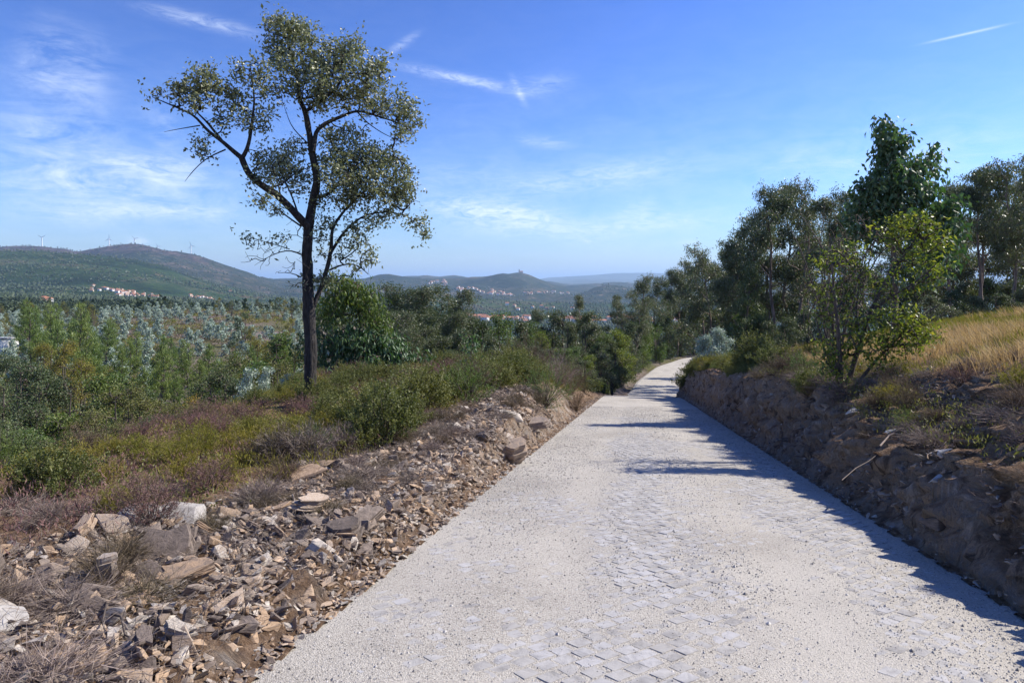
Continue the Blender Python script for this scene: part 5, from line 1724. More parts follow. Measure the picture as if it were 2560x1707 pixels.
def build_plantation():
    r = np.random.default_rng(90)
    S = [silver_shrub(91 + i, [2.3, 2.0, 2.6][i], [1.3, 1.4, 1.15][i], 'silver', 46, 11, .2, .13) for i in range(3)]
    n = 0
    tries = 0
    pts = []
    while n < 292 and tries < 16000:
        tries += 1
        D = 92 + 198 * r.random() ** .95
        px = r.uniform(-60, 780)
        x = (px - CX) / FPX * D
        dens = 0.25 + 0.9 * float(vnoise(np.array([x / 16 + 4]), np.array([D / 22]))[0])
        if D > 180 and px > 380:
            dens *= .6
        if D < 150 and 250 < px < 560: dens *= .5
        if px < 420: dens += .45
        if r.random() > dens: continue
        if any((x - a) ** 2 + (D - b) ** 2 < 3.2 ** 2 for a, b in pts): continue
        pts.append((x, D))
        sc = r.uniform(.9, 1.6)
        z = h1(x, D)
        w = 'tall' if sc > 1.3 else 'small' if sc < 1.0 else 'mid sized'
        pl = 'on the far rim' if D > 250 else 'on the far rise' if D > 210 else 'mid clearing' if D > 165 else 'on the nearer side' if D > 130 else 'at the near edge'
        sd = ('at the left edge', 'below the leftmost turbine', 'below the green hill', 'below the red roofed village', 'below the hillside village', 'left of the small village', 'below the small village', 'just left of the oak')[int(np.searchsorted([50, 150, 230, 300, 400, 480, 560], px))]
        S[n % 3].put((x, D, z), r.uniform(0, 6.28), (sc * 1.15, sc * 1.15, sc * .95), f'{w} silvery young eucalyptus {pl} {sd}', 'silvery young eucalypts planted in the clearing')
        n += 1
    plantation_scrub(r)
    Pn = [pine(100 + i, [5.0, 3.8, 5.6][i], [1.5, 1.35, 1.4][i]) for i in range(3)]
    ht = [5.1, 3.9, 5.7]
    lst = [(75, 105, 770), (130, 120, 765), (205, 86, 762), (215, 92, 790), (180, 110, 800), (235, 98, 830), (265, 118, 800), (150, 95, 810), (345, 112, 830), (405, 84, 840), (400, 78, 880), (470, 90, 860), (500, 82, 900),
           (350, 76, 920), (440, 74, 930), (520, 98, 860), (560, 84, 900), (585, 90, 880), (610, 78, 900), (640, 96, 860), (665, 88, 870), (690, 100, 840), (540, 74, 930), (480, 70, 960), (60, 150, 748), (90, 130, 770),
           (140, 140, 760), (300, 90, 870), (320, 105, 850), (455, 104, 850), (430, 120, 845), (575, 70, 940), (625, 68, 930), (710, 86, 850), (730, 80, 880), (285, 130, 800)]
    for i, (px, D, top) in enumerate(lst):
        pl = ('just right of the white shed', 'under the leftmost turbine', 'left of the tall pair', 'in the tall pair', 'right of the tall pair', 'left of the open floor', 'on the open floor', 'above the orange bush', 'left of the round dark tree', 'behind the round dark tree', 'above the silvery bushes', 'beside the oak trunk')[int(np.searchsorted([70, 135, 190, 220, 275, 330, 390, 450, 510, 570, 640], px))]
        pl += ', far back' if D > 100 else ''
        tl = 'tall' if top < 830 else 'short' if top > 900 else 'mid height'
        place(Pn[i % 3], px, D, label=f'{tl} light green pine {pl}', group='young pines around the clearing', top=top, h=ht[i % 3])
    # belt of trees along the far and right edge of the clearing
    K = [bushy_tree(150, 7, 2.6, 'dark', .22, .10, n_b=14, per=16, each=9), bushy_tree(151, 7, 2.4, 'euclit', .22, .08, 'droop', n_b=14, per=16, each=9), bushy_tree(152, 6, 2.2, 'gorse', .2, .08, n_b=12, per=14, each=9)]
    n = 0
    for i in range(100):
        if i < 40:
            px = r.uniform(560, 960); D = r.uniform(105, 300); top = None
            if px < 700 and D > 160 and r.random() < .8: px = r.uniform(700, 960)
        elif i < 75:
            px = r.uniform(-40, 760); D = r.uniform(300, 345)
        else:
            px = r.uniform(-60, 240); D = r.uniform(185, 300)
        x, y, z = at_px(px, D)
        sc = r.uniform(.6, 1.15)
        q = 'dark' if i % 3 == 0 else 'grey green' if i % 3 == 1 else 'yellowish'
        reg = 'in the belt behind the oak trunk' if i < 40 else 'along the far edge of the clearing' if i < 75 else 'beyond the white shed'
        K[i % 3].put((x, y, z), r.uniform(0, 6.28), sc, f'{q} tree {reg}', 'trees edging the clearing')
    # more trees down the slope between belt and valley, centre
    for i in range(70):
        px = r.uniform(900, 1620); D = r.uniform(110, 260)
        x, y, z = at_px(px, D)
        sc = r.uniform(.8, 1.3)
        q = 'dark' if i % 3 == 0 else 'grey green' if i % 3 == 1 else 'yellowish'
        K[i % 3].put((x, y, z), r.uniform(0, 6.28), sc, f'{q} tree on the slope below the track before the town', 'trees on the slope below the track')


build_plantation()


# ------------------------------------------------------------------ distant wood (nobody could count it)
def build_wood():
    r = np.random.default_rng(200)
    # nearer canopy 320-900 m: little clusters of leaf cards
    n = 4200
    D = np.exp(r.uniform(np.log(325), np.log(1300), n)); px = r.uniform(-300, 2700, n)
    x = (px - CX) / FPX * D
    z = H(x, D)
    hgt = r.uniform(5, 11, n)
    k = 34
    u = rand_dirs(n * k, r).reshape(n, k, 3) * (r.random((n, k, 1)) ** .35)
    c = np.stack([x, D, z + hgt * .5], 1)[:, None] + u * np.stack([hgt * .36, hgt * .36, hgt * .55], 1)[:, None]
    c = c.reshape(-1, 3)
    V, T = cards(c, rand_dirs(len(c), r), rand_dirs(len(c), r), np.repeat(hgt, k) * .26, np.repeat(hgt, k) * .16)
    v = np.clip(np.repeat(r.random(n), k) * .7 + .3 * r.random(n * k), 0, 1)
    tag(link('distant_wood', make_mesh('distant_wood', V, None, T, [M['wood']], np.repeat(v, 2))), 'dark wooded valley beyond the plantation', kind='stuff')
    # far canopy: small crowns
    n = 30000
    D = np.exp(r.uniform(np.log(1200), np.log(6200), n)); px = r.uniform(-300, 2100, n)
    x = (px - CX) / FPX * D
    keep = fbm(x / 300 + 8, D / 300, 4) > -.25
    keep &= ~((D > 4400) & (r.random(n) < .5))
    x, D = x[keep], D[keep]; n = len(x)
    z = H(x, D)
    hg = r.uniform(6, 13, n) * np.where(D > 3800, 1.3, 1)
    octv = np.array([[1, 0, 0], [0, 1, 0], [-1, 0, 0], [0, -1, 0], [0, 0, 1.4], [0, 0, -.7]])
    octt = np.array([[0, 1, 4], [1, 2, 4], [2, 3, 4], [3, 0, 4], [1, 0, 5], [2, 1, 5], [3, 2, 5], [0, 3, 5]])
    V = octv[None] * (hg * .42)[:, None, None] * r.uniform(.6, 1.4, (n, 6, 1)) + np.stack([x, D, z + hg * .45], -1)[:, None]
    T = (np.arange(n)[:, None, None] * 6 + octt[None]).reshape(-1, 3)
    tag(link('distant_wood', make_mesh('distant_wood', V.reshape(-1, 3), None, T, [M['wood']], np.repeat(r.random(n), 8))), 'pine wood covering the far hill slopes', kind='stuff')


build_wood()


# ------------------------------------------------------------------ houses, shed, turbines, hilltop sanctuary
def box(w, d, h, z0=0.0, cx=0.0, cy=0.0):
    v = np.array([[-w / 2, -d / 2, 0], [w / 2, -d / 2, 0], [w / 2, d / 2, 0], [-w / 2, d / 2, 0], [-w / 2, -d / 2, h], [w / 2, -d / 2, h], [w / 2, d / 2, h], [-w / 2, d / 2, h]], float)
    v += [cx, cy, z0]
    q = np.array([[3, 2, 1, 0], [4, 5, 6, 7], [0, 1, 5, 4], [1, 2, 6, 5], [2, 3, 7, 6], [3, 0, 4, 7]])
    return v, q


M['white'] = plain_mat('whitewash', (0.74, 0.72, 0.68), .7, .25, .06, 2)
M['cream'] = plain_mat('cream_render', (0.60, 0.50, 0.38), .7, .25, .06, 2)
M['roof'] = plain_mat('terracotta_tiles', (0.40, 0.17, 0.09), .8, .3, .2, 3)
M['glass'] = plain_mat('dark_window', (0.03, 0.035, 0.045), .3)
M['steel'] = plain_mat('white_painted_steel', (0.80, 0.81, 0.82), .4)
M['concrete'] = plain_mat('grey_fibre_cement', (0.40, 0.40, 0.40), .8, 0, .2, 4)
M['granite'] = plain_mat('pale_granite', (0.45, 0.40, 0.35), .8, 0, .2, 1)


def house_kind(seed, w, d, h, wall, hip=False):
    root = thing('house', (0, 0, 0), 'house', 'house')
    a = Acc(); V, Q = box(w, d, h + 1, -1); a.add(V, Q)
    link('wall', a.mesh('wall', [M[wall]]), root)
    e = .5; rh = w * .2
    V = np.array([[-w / 2 - e, -d / 2 - e, h], [w / 2 + e, -d / 2 - e, h], [w / 2 + e, d / 2 + e, h], [-w / 2 - e, d / 2 + e, h], [-w / 2 + (w * .3 if hip else -e), 0, h + rh], [w / 2 - (w * .3 if hip else -e), 0, h + rh]])
    me = make_mesh('roof', V, np.array([[0, 1, 5, 4], [2, 3, 4, 5], [3, 2, 1, 0]]), np.array([[1, 2, 5], [3, 0, 4]]), [M['roof']], np.zeros(5))
    link('roof', me, root)
    a = Acc()
    for i in range(3):
        for f in range(int(h // 2.8)):
            V, Q = box(1.2, .1, 1.3, 1 + f * 2.8, (i - 1) * w * .3, -d / 2 - .03); a.add(V, Q)
    link('window', a.mesh('windows', [M['glass']]), root)
    return Kind(root)


def build_houses():
    r = np.random.default_rng(300)
    K = [house_kind(1, 12, 9, 6, 'white'), house_kind(2, 10, 9, 3.4, 'white', True), house_kind(3, 14, 10, 6.2, 'cream', True), house_kind(4, 22, 13, 8.8, 'white')]

    def cluster(n, x0, x1, y0, y1, d0, d1, lab, scale=1.0, grp=None, kk=(0, 1, 2)):
        for i in range(n):
            px = r.uniform(x0, x1); f = (px - x0) / (x1 - x0)
            py = y0 + (y1 - y0) * f + r.normal(0, 4)
            # choose the distance whose ground falls on the wanted row
            Ds = np.linspace(d0, d1, 40)
            zz = H((px - CX) / FPX * Ds, Ds)
            rows = HY - (zz - EYE) / Ds * FPX
            j = int(np.abs(rows - py).argmin())
            D = Ds[j] + r.uniform(-30, 30)
            x = (px - CX) / FPX * D
            col = ('white', 'low white', 'cream', 'long white')[kk[i % len(kk)]]
            K[kk[i % len(kk)]].put((x, D, h1(x, D) + 3.5), r.choice([0, .4, -.5, 1.2, 2.8]), scale * r.uniform(.85, 1.2), lab.replace('*', col), grp)
    cluster(9, 228, 285, 724, 732, 2000, 2700, '* house with red roof in the upper left hillside village', 0.85, 'houses of the upper left village')
    cluster(46, 290, 398, 733, 748, 1900, 2600, '* house in the village strung along the left hillside', 0.8, 'houses of the left hillside village')
    cluster(26, 470, 552, 745, 755, 1800, 2600, '* house in the small village left of the oak trunk', 0.75, 'houses of the small village left of the oak')
    cluster(3, 100, 150, 758, 762, 1000, 1700, '* house half hidden by trees at the far left', .9, 'houses hidden in the wood')
    cluster(60, 1130, 1330, 788, 806, 1700, 2600, '* house in the valley town left of the lone conical tree', 1.25, 'houses of the valley town', (0, 2, 3, 1))
    cluster(16, 1400, 1460, 796, 806, 1700, 2600, '* house in the valley town beside the lone conical tree', 1.25, 'houses of the valley town', (3, 0, 2))
    cluster(30, 1420, 1760, 798, 812, 1700, 2600, '* building of the valley town seen between the right hand trees', 1.3, 'houses of the valley town', (0, 3, 2))
    cluster(46, 1140, 1290, 722, 744, 5200, 6600, '* house scattered up the slope of the sanctuary hill', 1.8, 'houses on the sanctuary hill')
    cluster(18, 1290, 1420, 738, 730, 5200, 6600, '* house at the right foot of the sanctuary hill', 1.7, 'houses at the foot of the sanctuary hill')
    cluster(14, 1070, 1120, 708, 710, 6300, 7200, '* house of the hamlet on the blue ridge left of the sanctuary hill', 2.0, 'houses of the hamlet on the blue ridge')
    cluster(10, 1260, 1450, 765, 775, 2700, 3500, '* farmhouse on the wooded plateau above the town', 1.2, 'farmhouses on the plateau')
    K[3].put((*at_px(1486, 2350)[:2], at_px(1486, 2350)[2] + 4), .1, (3.6, 1.6, 1.0), 'long white industrial hall in the valley right of the conical tree')
    K[1].put((*at_px(577, 3050)[:2], at_px(577, 3050)[2] + 2), .1, 1.6, 'lone white house on the wooded hillside near the oak trunk')

    # shed at the left edge
    x, y, z = at_px(-14, 152)
    s = thing('shed', (x, y, z - .2), 'small whitewashed shed with grey flat roof at the left edge', 'shed', rz=R(-14))
    a = Acc()
    for (w, d, h, z0, cx, cy) in ((3.0, .25, 3.2, 0, -2.6, -2), (2.4, .25, 3.2, 0, 1.6, -2), (1.4, .25, .9, 0, -.3, -2), (1.4, .25, .5, 2.7, -.3, -2), (1.1, .25, 3.2, 0, 3.5, -2), (.25, 4, 3.2, 0, 3.95, 0.1), (.25, 4, 3.2, 0, -4, .1), (8.1, .25, 3.2, 0, 0, 2.2)):
        V, Q = box(w, d, h, z0, cx, cy); a.add(V, Q)
    link('wall', a.mesh('wall', [M['white']]), s)
    V, Q = box(8.9, 5.2, .22, 3.21); V[:, 2] += (V[:, 1] * -.06)
    link('roof', make_mesh('roof', V, Q, None, [M['concrete']], np.zeros(6)), s)
    V, Q = box(1.4, .06, 1.8, .9, -.3, -1.95)
    link('window', make_mesh('window', V, Q, None, [M['glass']], np.zeros(6)), s)
    V, Q = box(.9, .06, 2.1, .05, 2.4, -2.16)
    link('door', make_mesh('door', V, Q, None, [M['concrete']], np.zeros(6)), s)
    # tank beside it
    x, y, z = at_px(92, 132)
    t = thing('water_tank', (x, y, z), 'small white water tank standing right of the shed', 'tank')
    V, Q = tubes(np.array([[[0, 0, 0.7], [0, 0, 1.0], [0, 0, 2.3], [0, 0, 2.5], [0, 0, 2.6]]]), np.array([[.9, 1.0, 1.0, .8, .02]]), 16)
    link('body', make_mesh('body', V, Q, None, [M['white']], np.zeros(len(Q)), True), t)
    a = Acc()
    for i in (-1, 1):
        for j in (-1, 1):
            V, Q = box(.15, .15, 1.0, -.2, i * .55, j * .55); a.add(V, Q)
    link('stand', a.mesh('stand', [M['concrete']]), t)


def build_turbines():
    def mk(rot, label, loc, sc=1.0, yaw=0.0):
        root = thing('wind_turbine', loc, label, 'wind turbine', 'wind turbines on the left ridge', sc=sc, rz=yaw)
        V, Q = tubes(np.array([[[0, 0, -8], [0, 0, 30], [0, 0, 76]]]), np.array([[5.0, 4.0, 2.8]]), 12)
        link('tower', make_mesh('tower', V, Q, None, [M['steel']], np.zeros(len(Q)), True), root)
        a = Acc()
        V, Q = tubes(np.array([[[0, -4, 78], [0, -3, 78], [0, 6, 78], [0, 7, 78]]]), np.array([[.8, 2.2, 2.0, .8]]), 8); a.add(V, Q)
        link('nacelle', a.mesh('nacelle', [M['steel']], True), root)
        ro = link('rotor', make_mesh('hub', *[tubes(np.array([[[0, -7, 78], [0, -6, 78], [0, -4, 78]]]), np.array([[.2, 1.5, 1.7]]), 10)[i] for i in (0, 1)], None, [M['steel']], None, True), root)
        for i in range(3):
            an = rot + i * 2 * math.pi / 3
            d = np.array([math.sin(an), 0, math.cos(an)]); s = np.array([math.cos(an), 0, -math.sin(an)])
            st = [(1, 2.4), (6, 5.2), (18, 4.6), (32, 3.4), (43, 1.2)]
            V = []
            for L, w in st:
                c = np.array([0, -5.6, 78]) + d * L
                for (p, q) in ((-.35, 0), (0, -.3), (.65, 0), (0, .3)):
                    V.append(c + s * w * p + np.array([0, 1, 0]) * q * min(1, w))
            i4 = np.arange(4)
            Q = np.concatenate([np.stack([l * 4 + i4, l * 4 + (i4 + 1) % 4, l * 4 + 4 + (i4 + 1) % 4, l * 4 + 4 + i4], 1) for l in range(4)] + [np.array([[3, 2, 1, 0], [16, 17, 18, 19]])])
            link('blade', make_mesh('blade', np.array(V), Q, None, [M['steel']], None, False), ro)

    def site(px, D):
        x = (px - CX) / FPX * D
        return (x, D, h1(x, D))
    mk(R(58), 'leftmost wind turbine standing on the low left ridge', site(105, 6000))
    mk(0, 'wind turbine with one blade straight up on the left flank of the heath hill', site(273, 6040))
    mk(R(75), 'wind turbine beside the small cloud on top of the heath hill', site(337, 6060), .85)
    mk(R(85), 'wind turbine mostly sunk behind the hill right of the small cloud', (site(395, 6500)[0], 6500, site(395, 6000)[2] - 12), .8)
    mk(R(-20), 'rightmost wind turbine on the falling ridge towards the oak', site(478, 5980), .9)

    # sanctuary on the hill top
    x, D, z = site(1302, 7280)
    s = thing('church', (x, D, z + 2), 'small hilltop sanctuary with square tower on the central blue hill', 'church')
    V, Q = box(46, 22, 16, -6); link('wall', make_mesh('wall', V, Q, None, [M['granite']], np.zeros(6)), s)
    V = np.array([[-24, -12, 10], [24, -12, 10], [24, 12, 10], [-24, 12, 10], [-24, 0, 17], [24, 0, 17]], float)
    link('roof', make_mesh('roof', V, np.array([[0, 1, 5, 4], [2, 3, 4, 5], [3, 2, 1, 0]]), np.array([[1, 2, 5], [3, 0, 4]]), [M['roof']], np.zeros(5)), s)
    a = Acc(); V, Q = box(11, 11, 34, -6, -16, -12); a.add(V, Q); V, Q = box(7, 7, 5, 28, -16, -12); a.add(V, Q)
    link('tower', a.mesh('tower', [M['granite']]), s)


build_houses()
build_turbines()


# ------------------------------------------------------------------ heath, brush, grass near the camera
def left_xy(t, q):
    s = -(RW + q)
    return off_xy(t, s)


def right_xy(t, p):
    s = RW + p
    return off_xy(t, s)


def build_heath():
    r = np.random.default_rng(400)
    K = {
        'olive': [bush(1, 'shrub', .72, .55, 9500, .028, .017, 'rand', stems=45), bush(2, 'shrub', .6, .6, 9500, .028, .017, 'rand', stems=45)],
        'purple': [bush(3, 'heath', .55, .5, 5600, .03, .0065, 'up', 'heather'), bush(4, 'heath', .62, .42, 5600, .03, .0065, 'up', 'heather')],
        'yellow': [bush(5, 'gorse', .42, .55, 6000, .03, .0065, 'up', 'heather'), bush(6, 'gorse', .5, .45, 6000, .032, .007, 'up', 'heather')],
        'brown': [bush(7, 'brownheath', .6, .55, 7000, .03, .007, 'up', 'heather', stems=60)],
        'green': [bush(8, 'green', .7, .5, 5200, .035, .007, 'up', 'shrub')],
    }
    desc = {'olive': 'olive small leaved shrub', 'purple': 'purple brown heather', 'yellow': 'yellow green heath', 'brown': 'grey brown dry heath', 'green': 'fresh green broom'}
    n = 0
    pts = []
    tries = 0
    while n < 292 and tries < 24000:
        tries += 1
        t = 3.5 + 39 * r.random() ** 1.15
        q = r.uniform(.9, 11.5)
        wq = np.interp(t, [1, 3, 4.5, 6, 8, 10, 11, 12, 16, 18, 24], [4.1, 3.2, 2.3, 1.9, 1.7, 1.6, 1.5, 1.6, 1.5, .9, .7])
        if q < wq: continue
        x, y = left_xy(np.array([t]), np.array([q])); x, y = float(x[0]), float(y[0])
        if y < 2.5: continue
        px = x / y * FPX + CX
        if px < -150: continue
        if any((x - a) ** 2 + (y - b) ** 2 < c for a, b, c in pts): continue
        f = float(fbm(np.array([x / 2.0 + 9]), np.array([y / 2.0]), 3)[0]) + r.normal(0, .12)
        if t < 12.5 and q > 2.9: kd = 'yellow' if f > -.22 else ('purple' if f > -.4 else 'brown')
        elif t < 9: kd = 'yellow' if f > .05 else 'brown' if f > -.2 else 'purple'
        elif t < 20 and q > 3.5: kd = 'purple' if f > .0 else ('yellow' if r.random() < .5 else 'olive')
        elif q < 3.2: kd = 'olive' if f > -.30 else ('purple' if r.random() < .4 else 'brown')
        else: kd = 'purple' if f > .12 else 'brown' if f < -.5 else ('yellow' if r.random() < .35 else 'olive')
        if r.random() < .18: kd = r.choice(['olive', 'purple', 'yellow', 'brown', 'green'])
        sc = r.uniform(.7, 1.2) * (1.0 + .012 * t)
        if t < 9: sc *= .74
        elif q > 3 and t < 22: sc *= .74
        pts.append((x, y, (.32 * sc) ** 2 * (1 + t * .02)))
        k = K[kd][n % len(K[kd])]
        dd = 'in front of the oak' if t < 13 else 'around the oak foot' if t < 17 else 'just beyond the oak' if t < 22 else 'on the crest' if t < 29 else 'near the far trees'
        if t < 9: dd = 'behind the near stones'
        ss = 'beside the verge' if q < 2.6 else 'a step from the verge' if q < 4.2 else 'in the middle heath' if q < 6.2 else 'on the hollow slope' if q < 8.6 else 'at the hollow edge'
        sw = 'large ' if sc > 1.15 else 'small ' if sc < .85 else ''
        o = k.put((x, y, h1(x, y) - .04), r.uniform(0, 6.28), (sc, sc, sc * r.uniform(.8, 1.1)), f'{sw}{desc[kd]} {ss}, {dd}', 'low shrubs of the heath')
        n += 1
    # named larger ones
    big = bush(20, 'green', 1.15, .62, 9000, .04, .007, 'up', 'shrub', stems=140)
    place(big, 1362, 17.5, 1.0, label='fresh green feathery shrub at the track edge behind the far mound of stones')
    gb = [brush(30, 1.5, 1.1, 5200, 'brownheath', .12, upright=.9, W=.004), brush(31, 1.2, 1.0, 4200, 'greytwig', .13, upright=.9, W=.004)]
    for (px, D, sc, lb) in ((1390, 26, 1.0, 'tall purple grey leafless brush beside the verge'), (1330, 25, .95, 'purple grey leafless brush left of the tallest one'), (1425, 29, .9, 'leafless brush close to the crest of the road'),
                            (1280, 27, .85, 'grey brown leafless brush behind the heather'), (1440, 24, .6, 'small leafless brush on the verge near the crest')):
        place(gb[0 if sc < .96 else 1], px, D, sc * 1.25, label=lb, group='leafless brush beside the verge')
    lav = brush(32, .62, .6, 3600, 'greytwig', .10, upright=1.1, W=.006)
    for (px, D, sc, lb) in ((770, 9.0, 1.05, 'silver grey dry lavender like bush behind the upright stones'), (700, 9.0, .95, 'silver grey dry bush left of the larger one'), (850, 9.6, .9, 'silver grey dry bush right of the upright stones'), (930, 10.6, .6, 'small grey dry bush in the gap between the heaps')):
        place(lav, px, D, sc * .8, label=lb, group='silver grey dry bushes')
    eb = bushy_tree(160, 1.5, .45, 'eucbig', .12, .045, 'droop', n_b=7, per=6, each=6)
    place(eb, 1175, 19.5, 1.0, label='small eucalyptus seedling with pale leaves in the heather')
    # bushes along the top of the right bank
    for i, (px, D, kd, sc, lb) in enumerate((
        (1712, 40, 'olive', 1.5, 'olive shrub at the near end of the far bank'), (1735, 36, 'olive', 1.3, 'olive shrub on the lip of the far bank'), (1760, 34, 'yellow', 1.4, 'yellow green shrub on top of the far bank'),
        (1790, 30, 'yellow', 1.3, 'yellow green heath on the bank top'), (1830, 27, 'green', 1.0, 'green broom on the bank top'), (1850, 24, 'yellow', 1.2, 'yellow heath left of the dark bank bush'),
        (1895, 21, 'olive', 1.5, 'dark olive bush standing on the bank lip'), (1940, 18, 'olive', 1.1, 'olive shrub hanging over the bank'), (1980, 15.5, 'brown', .9, 'dry shrub hanging over the bank'),
        (2010, 14.5, 'green', .7, 'green shoots in the bank left of the shrub tree'), (1960, 22, 'yellow', 1.1, 'yellow heath behind the bank lip'), (2020, 20, 'yellow', 1.0, 'yellow heath left of the shrub tree'),
        (2230, 9.6, 'yellow', .55, 'yellow green tuft below the straw grass'), (2270, 9.0, 'brown', .6, 'dry brown shrub under the straw grass'), (2400, 8.8, 'purple', .5, 'reddish heather below the straw grass'),
        (2550, 7.4, 'yellow', .6, 'yellow green heath at the right edge'), (2270, 8.4, 'green', .4, 'small dark green tuft on the bank shelf'), (2320, 14, 'olive', .7, 'shrub in the straw grass right of the shrub tree'))):
        place(K[kd][i % len(K[kd])], px, D, sc, label=lb, group='shrubs on the right bank')

    for i in range(70):
        t = 13 + 30 * r.random(); p = r.uniform(.45, 1.5)
        x, y = right_xy(np.array([t]), np.array([p])); x, y = float(x[0]), float(y[0])
        kd = ('olive', 'brown', 'green', 'olive', 'yellow')[i % 5]
        sc = r.uniform(.5, .95)
        pl = 'nearest the shrub tree' if t < 18 else 'before the middle' if t < 24 else 'past the middle' if t < 31 else 'near the far end' if t < 37 else 'at the far end'
        K[kd][i % len(K[kd])].put((x, y, h1(x, y) - .12), r.uniform(0, 6.28), sc, f'{desc[kd]} overhanging the right bank lip {pl}', 'shrubs overhanging the right bank')

    # dry brush on the heaps and bank
    D_ = [brush(40, .22, .34, 1500), brush(41, .16, .42, 1500, upright=.3), brush(42, .30, .30, 1300, 'brownheath'), brush(43, .14, .30, 900, 'brownheath', upright=.4)]
    tw = ['tangle of grey twigs', 'low sprawl of grey twigs', 'tuft of brown stalks', 'mat of dead heath']
    n = 0
    for i in range(100):
        t = 1.6 + 15 * r.random() ** 1.3
        q = r.uniform(.3, np.interp(t, [1, 4, 8, 12, 16], [4.6, 4.2, 3.2, 2.4, 2.0]))
        x, y = left_xy(np.array([t]), np.array([q])); x, y = float(x[0]), float(y[0])
        if y < 2.6 or x / y * FPX + CX < -150: continue
        dd = 'near the camera' if t < 5 else 'half way along the heap' if t < 10 else 'on the far mound'
        ss = 'at the gravel side' if q < 1.2 else 'on top of the stones' if q < 2.4 else 'at the heath side'
        D_[i % 4].put((x, y, h1(x, y) + .02), r.uniform(0, 6.28), r.uniform(.4, .85), f'{tw[i % 4]} {ss}, {zone_left(t)}', 'dry brush among the stones')
    for i in range(90):
        t = 2.5 + 17 * r.random() ** 1.2
        p = r.uniform(.35, 2.9) if t < 12 else r.uniform(.5, 1.4)
        x, y = right_xy(np.array([t]), np.array([p])); x, y = float(x[0]), float(y[0])
        if y < 2.6 or x / y * FPX + CX > 2760: continue
        dd = 'by the picture edge' if t < 4.6 else 'under the straw grass' if t < 8 else 'just before the shrub tree' if t < 10.5 else 'just past the shrub tree' if t < 14 else 'farther down the track'
        ss = 'on the face' if p < 1.1 else 'on the top'
        D_[i % 4].put((x, y, h1(x, y) + .02), r.uniform(0, 6.28), r.uniform(.45, .95), f'{tw[i % 4]} {ss} of right bank {dd}', 'dry brush on the right bank')

    # ground cover masses
    def cover(name, label, x, y, n_each, mat, L, W, hgt, up=1.0, spread=.05):
        n = len(x)
        z = H(x, y)
        xx = np.repeat(x, n_each) + r.normal(0, spread, n * n_each); yy = np.repeat(y, n_each) + r.normal(0, spread, n * n_each)
        zz = np.repeat(z, n_each) + r.random(n * n_each) * np.repeat(hgt, n_each)
        D = np.stack([r.normal(0, .5, len(xx)), r.normal(0, .5, len(xx)), np.full(len(xx), up)], 1)
        V, T = cards(np.stack([xx, yy, zz], 1), D, rand_dirs(len(xx), r), L * np.exp(r.normal(0, .3, len(xx))), np.full(len(xx), W))
        v = np.repeat(r.random(n), n_each) * .5 + .5 * r.random(len(xx))
        tag(link(name, make_mesh(name, V, None, T, [M[mat]], np.repeat(v, 2))), label, kind='stuff')

    n = 24000
    t = 3 + 42 * r.random(n) ** .9; q = r.uniform(2.2, 13, n)
    wq = np.interp(t, [1, 3, 4.5, 6, 8, 10, 16, 20], [4.0, 3.1, 2.2, 1.8, 1.7, 1.6, 1.6, .9])
    q = wq + (13 - wq) * r.random(n)
    x, y = left_xy(t, q)
    f = fbm(x / 2.5, y / 2.5 + 20, 3)
    hgt = .08 + .20 * r.random(n)
    a = f > -.06
    cover('undergrowth', 'yellow green heath growth covering the slope', x[a], y[a], 11, 'gorse', .06, .011, hgt[a], 1.0, .09)
    a = (f <= -.06) & (f > -.22)
    cover('undergrowth', 'olive heath growth covering the slope', x[a], y[a], 11, 'shrub', .045, .016, hgt[a], .7, .09)
    a = f <= -.22
    cover('undergrowth', 'reddish heather growth covering the slope', x[a], y[a], 11, 'heath', .06, .010, hgt[a], 1.0, .09)
    # dead twigs on the heaps
    n = 16000
    x, y, q, t = rock_zone(n, r, 1.2, 17, 1.4)
    cover('litter', 'dead twigs and dry stalks littering the stone heap', x, y, 2, 'greytwig', .11, .0035, np.full(n, .07), .25, .04)
    n = 9000
    t = 2 + 24 * r.random(n) ** 1.3; p = .25 + 3.2 * r.random(n) ** 1.2
    x, y = right_xy(t, p)
    cover('litter', 'dead twigs and dry stalks littering the right bank', x, y, 2, 'greytwig', .12, .0035, np.full(n, .06), .2, .05)
    n = 5000
    t = 3 + 52 * r.random(n); p = .55 + .7 * r.random(n)
    x, y = right_xy(t, p)
    cover('undergrowth', 'low green and brown growth along the lip of the right bank', x, y, 5, 'shrub', .05, .012, np.full(n, .16), .8, .06)

    # grass on the right slope: tussocks
    def grass(name, label, x, y, n_each, mat, L, hs):
        n = len(x)
        z = H(x, y)
        m = n * n_each
        bx = np.repeat(x, n_each) + r.normal(0, .045, m); by = np.repeat(y, n_each) + r.normal(0, .045, m); bz = np.repeat(z, n_each) - .02
        lean = np.stack([r.normal(-.18, .28, m), r.normal(0, .28, m), np.ones(m)], 1)
        ln = L * np.repeat(hs, n_each) * r.uniform(.5, 1.1, m)
        w = r.uniform(.0035, .0065, m) * (1 + np.repeat(y, n_each) * .04)
        d1 = unit(lean); d2 = unit(lean + np.stack([r.normal(-.35, .3, m), r.normal(0, .3, m), np.full(m, -.25)], 1))
        p0 = np.stack([bx, by, bz], 1); p1 = p0 + d1 * ln[:, None] * .55; p2 = p1 + d2 * ln[:, None] * .45
        s = unit(np.cross(d1, rand_dirs(m, r)))
        V = np.stack([p0 - s * w[:, None] / 2, p0 + s * w[:, None] / 2, p1 + s * w[:, None] / 2.2, p1 - s * w[:, None] / 2.2, p2], 1).reshape(-1, 3)
        b = np.arange(m)[:, None] * 5
        Q = b + np.array([0, 1, 2, 3]); T = b + np.array([3, 2, 4])
        v = np.repeat(r.random(n), n_each) * .6 + .4 * r.random(m)
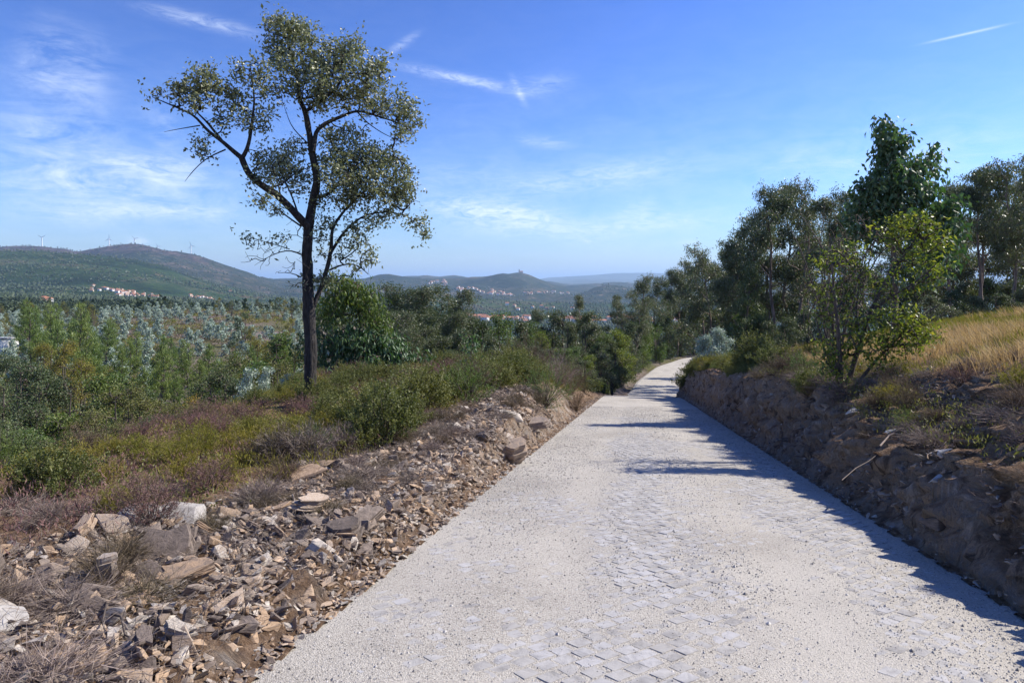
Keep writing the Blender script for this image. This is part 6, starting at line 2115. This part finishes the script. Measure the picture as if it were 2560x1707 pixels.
        tag(link(name, make_mesh(name, V, Q, T, [M[mat]], np.r_[v, v])), label, kind='stuff')

    n = 15000
    t = 3.5 + 40 * r.random(n) ** 1.2; p = 1.4 + 12 * r.random(n)
    pm = np.interp(t, [3, 8, 12, 20, 40], [2.9, 2.1, 1.3, .9, .8])
    k = p > pm
    t, p = t[k], p[k]
    x, y = right_xy(t, p)
    f = fbm(x / 2.2 + 50, y / 2.2, 3)
    st = (f > .0) & (t < 20) | (f > .3)
    hs = .6 + .5 * vnoise(x / 1.1, y / 1.1)
    grass('grass', 'tall golden straw grass on the right slope', x[st], y[st], 9, 'straw', .46, hs[st])
    grass('grass', 'green and rusty grass on the right slope', x[~st], y[~st], 11, 'grass', .30, hs[~st])


build_heath()


# ------------------------------------------------------------------ sticks
def build_sticks():
    r = np.random.default_rng(500)
    for (a, b, mid, w, lb) in (
        (pxp(255, 1500, 4.0), pxp(262, 1700, 3.5), (.02, 0, .02), .007, 'thin dark upright stick between the stones near the bottom left'),
        (pxp(262, 1590, 3.8), pxp(345, 1705, 3.4), (.03, 0, .03), .008, 'bent dark stick lying down the stones near the bottom left'),
        (pxp(2200, 1115, 8.0), pxp(2265, 1075, 8.6), (0, 0, .03), .012, 'bleached forked stick resting on the right bank'),
        (pxp(2105, 1200, 7.4), pxp(2200, 1130, 7.9), (0, 0, .02), .005, 'long dry stalk hanging down the right bank'),
    ):
        for p in (a, b):
            p[2] = max(p[2], h1(p[0], p[1]) + .04)
        P = np.stack([a, a + (b - a) * .35 + np.array(mid), a + (b - a) * .7 - np.array(mid) * .4, b])[None]
        V, Q = tubes(P, np.array([[w, w * .85, w * .7, w * .4]]), 6)
        o = link('stick', make_mesh('stick', V - a, Q, None, [M['greytwig'] if w > .01 or 'stalk' in lb else M['twig']], np.full(len(Q), .8), True), loc=tuple(a))
        tag(o, lb, 'stick')


build_sticks()


for _k in KINDS:            # drop kinds that were never placed
    if not _k.used:
        for _c in list(_k.root.children):
            bpy.data.objects.remove(_c)
        bpy.data.objects.remove(_k.root)


# ------------------------------------------------------------------ haze
def build_haze():
    V, Q = box(120000, 70000, 1400, -560, 0, 34000)
    m, k = new_mat('air')
    pv = k.n('ShaderNodeVolumePrincipled')
    pv.inputs['Color'].default_value = (0.52, 0.74, 1.0, 1)
    pv.inputs['Density'].default_value = HAZE_DENSITY
    pv.inputs['Anisotropy'].default_value = 0.2
    o = k.n('ShaderNodeOutputMaterial')
    k.l(pv.outputs[0], o.inputs['Volume'])
    tag(link('haze', make_mesh('haze', V, Q, None, [m])), 'thin blue haze over the distant hills', kind='stuff')


build_haze()
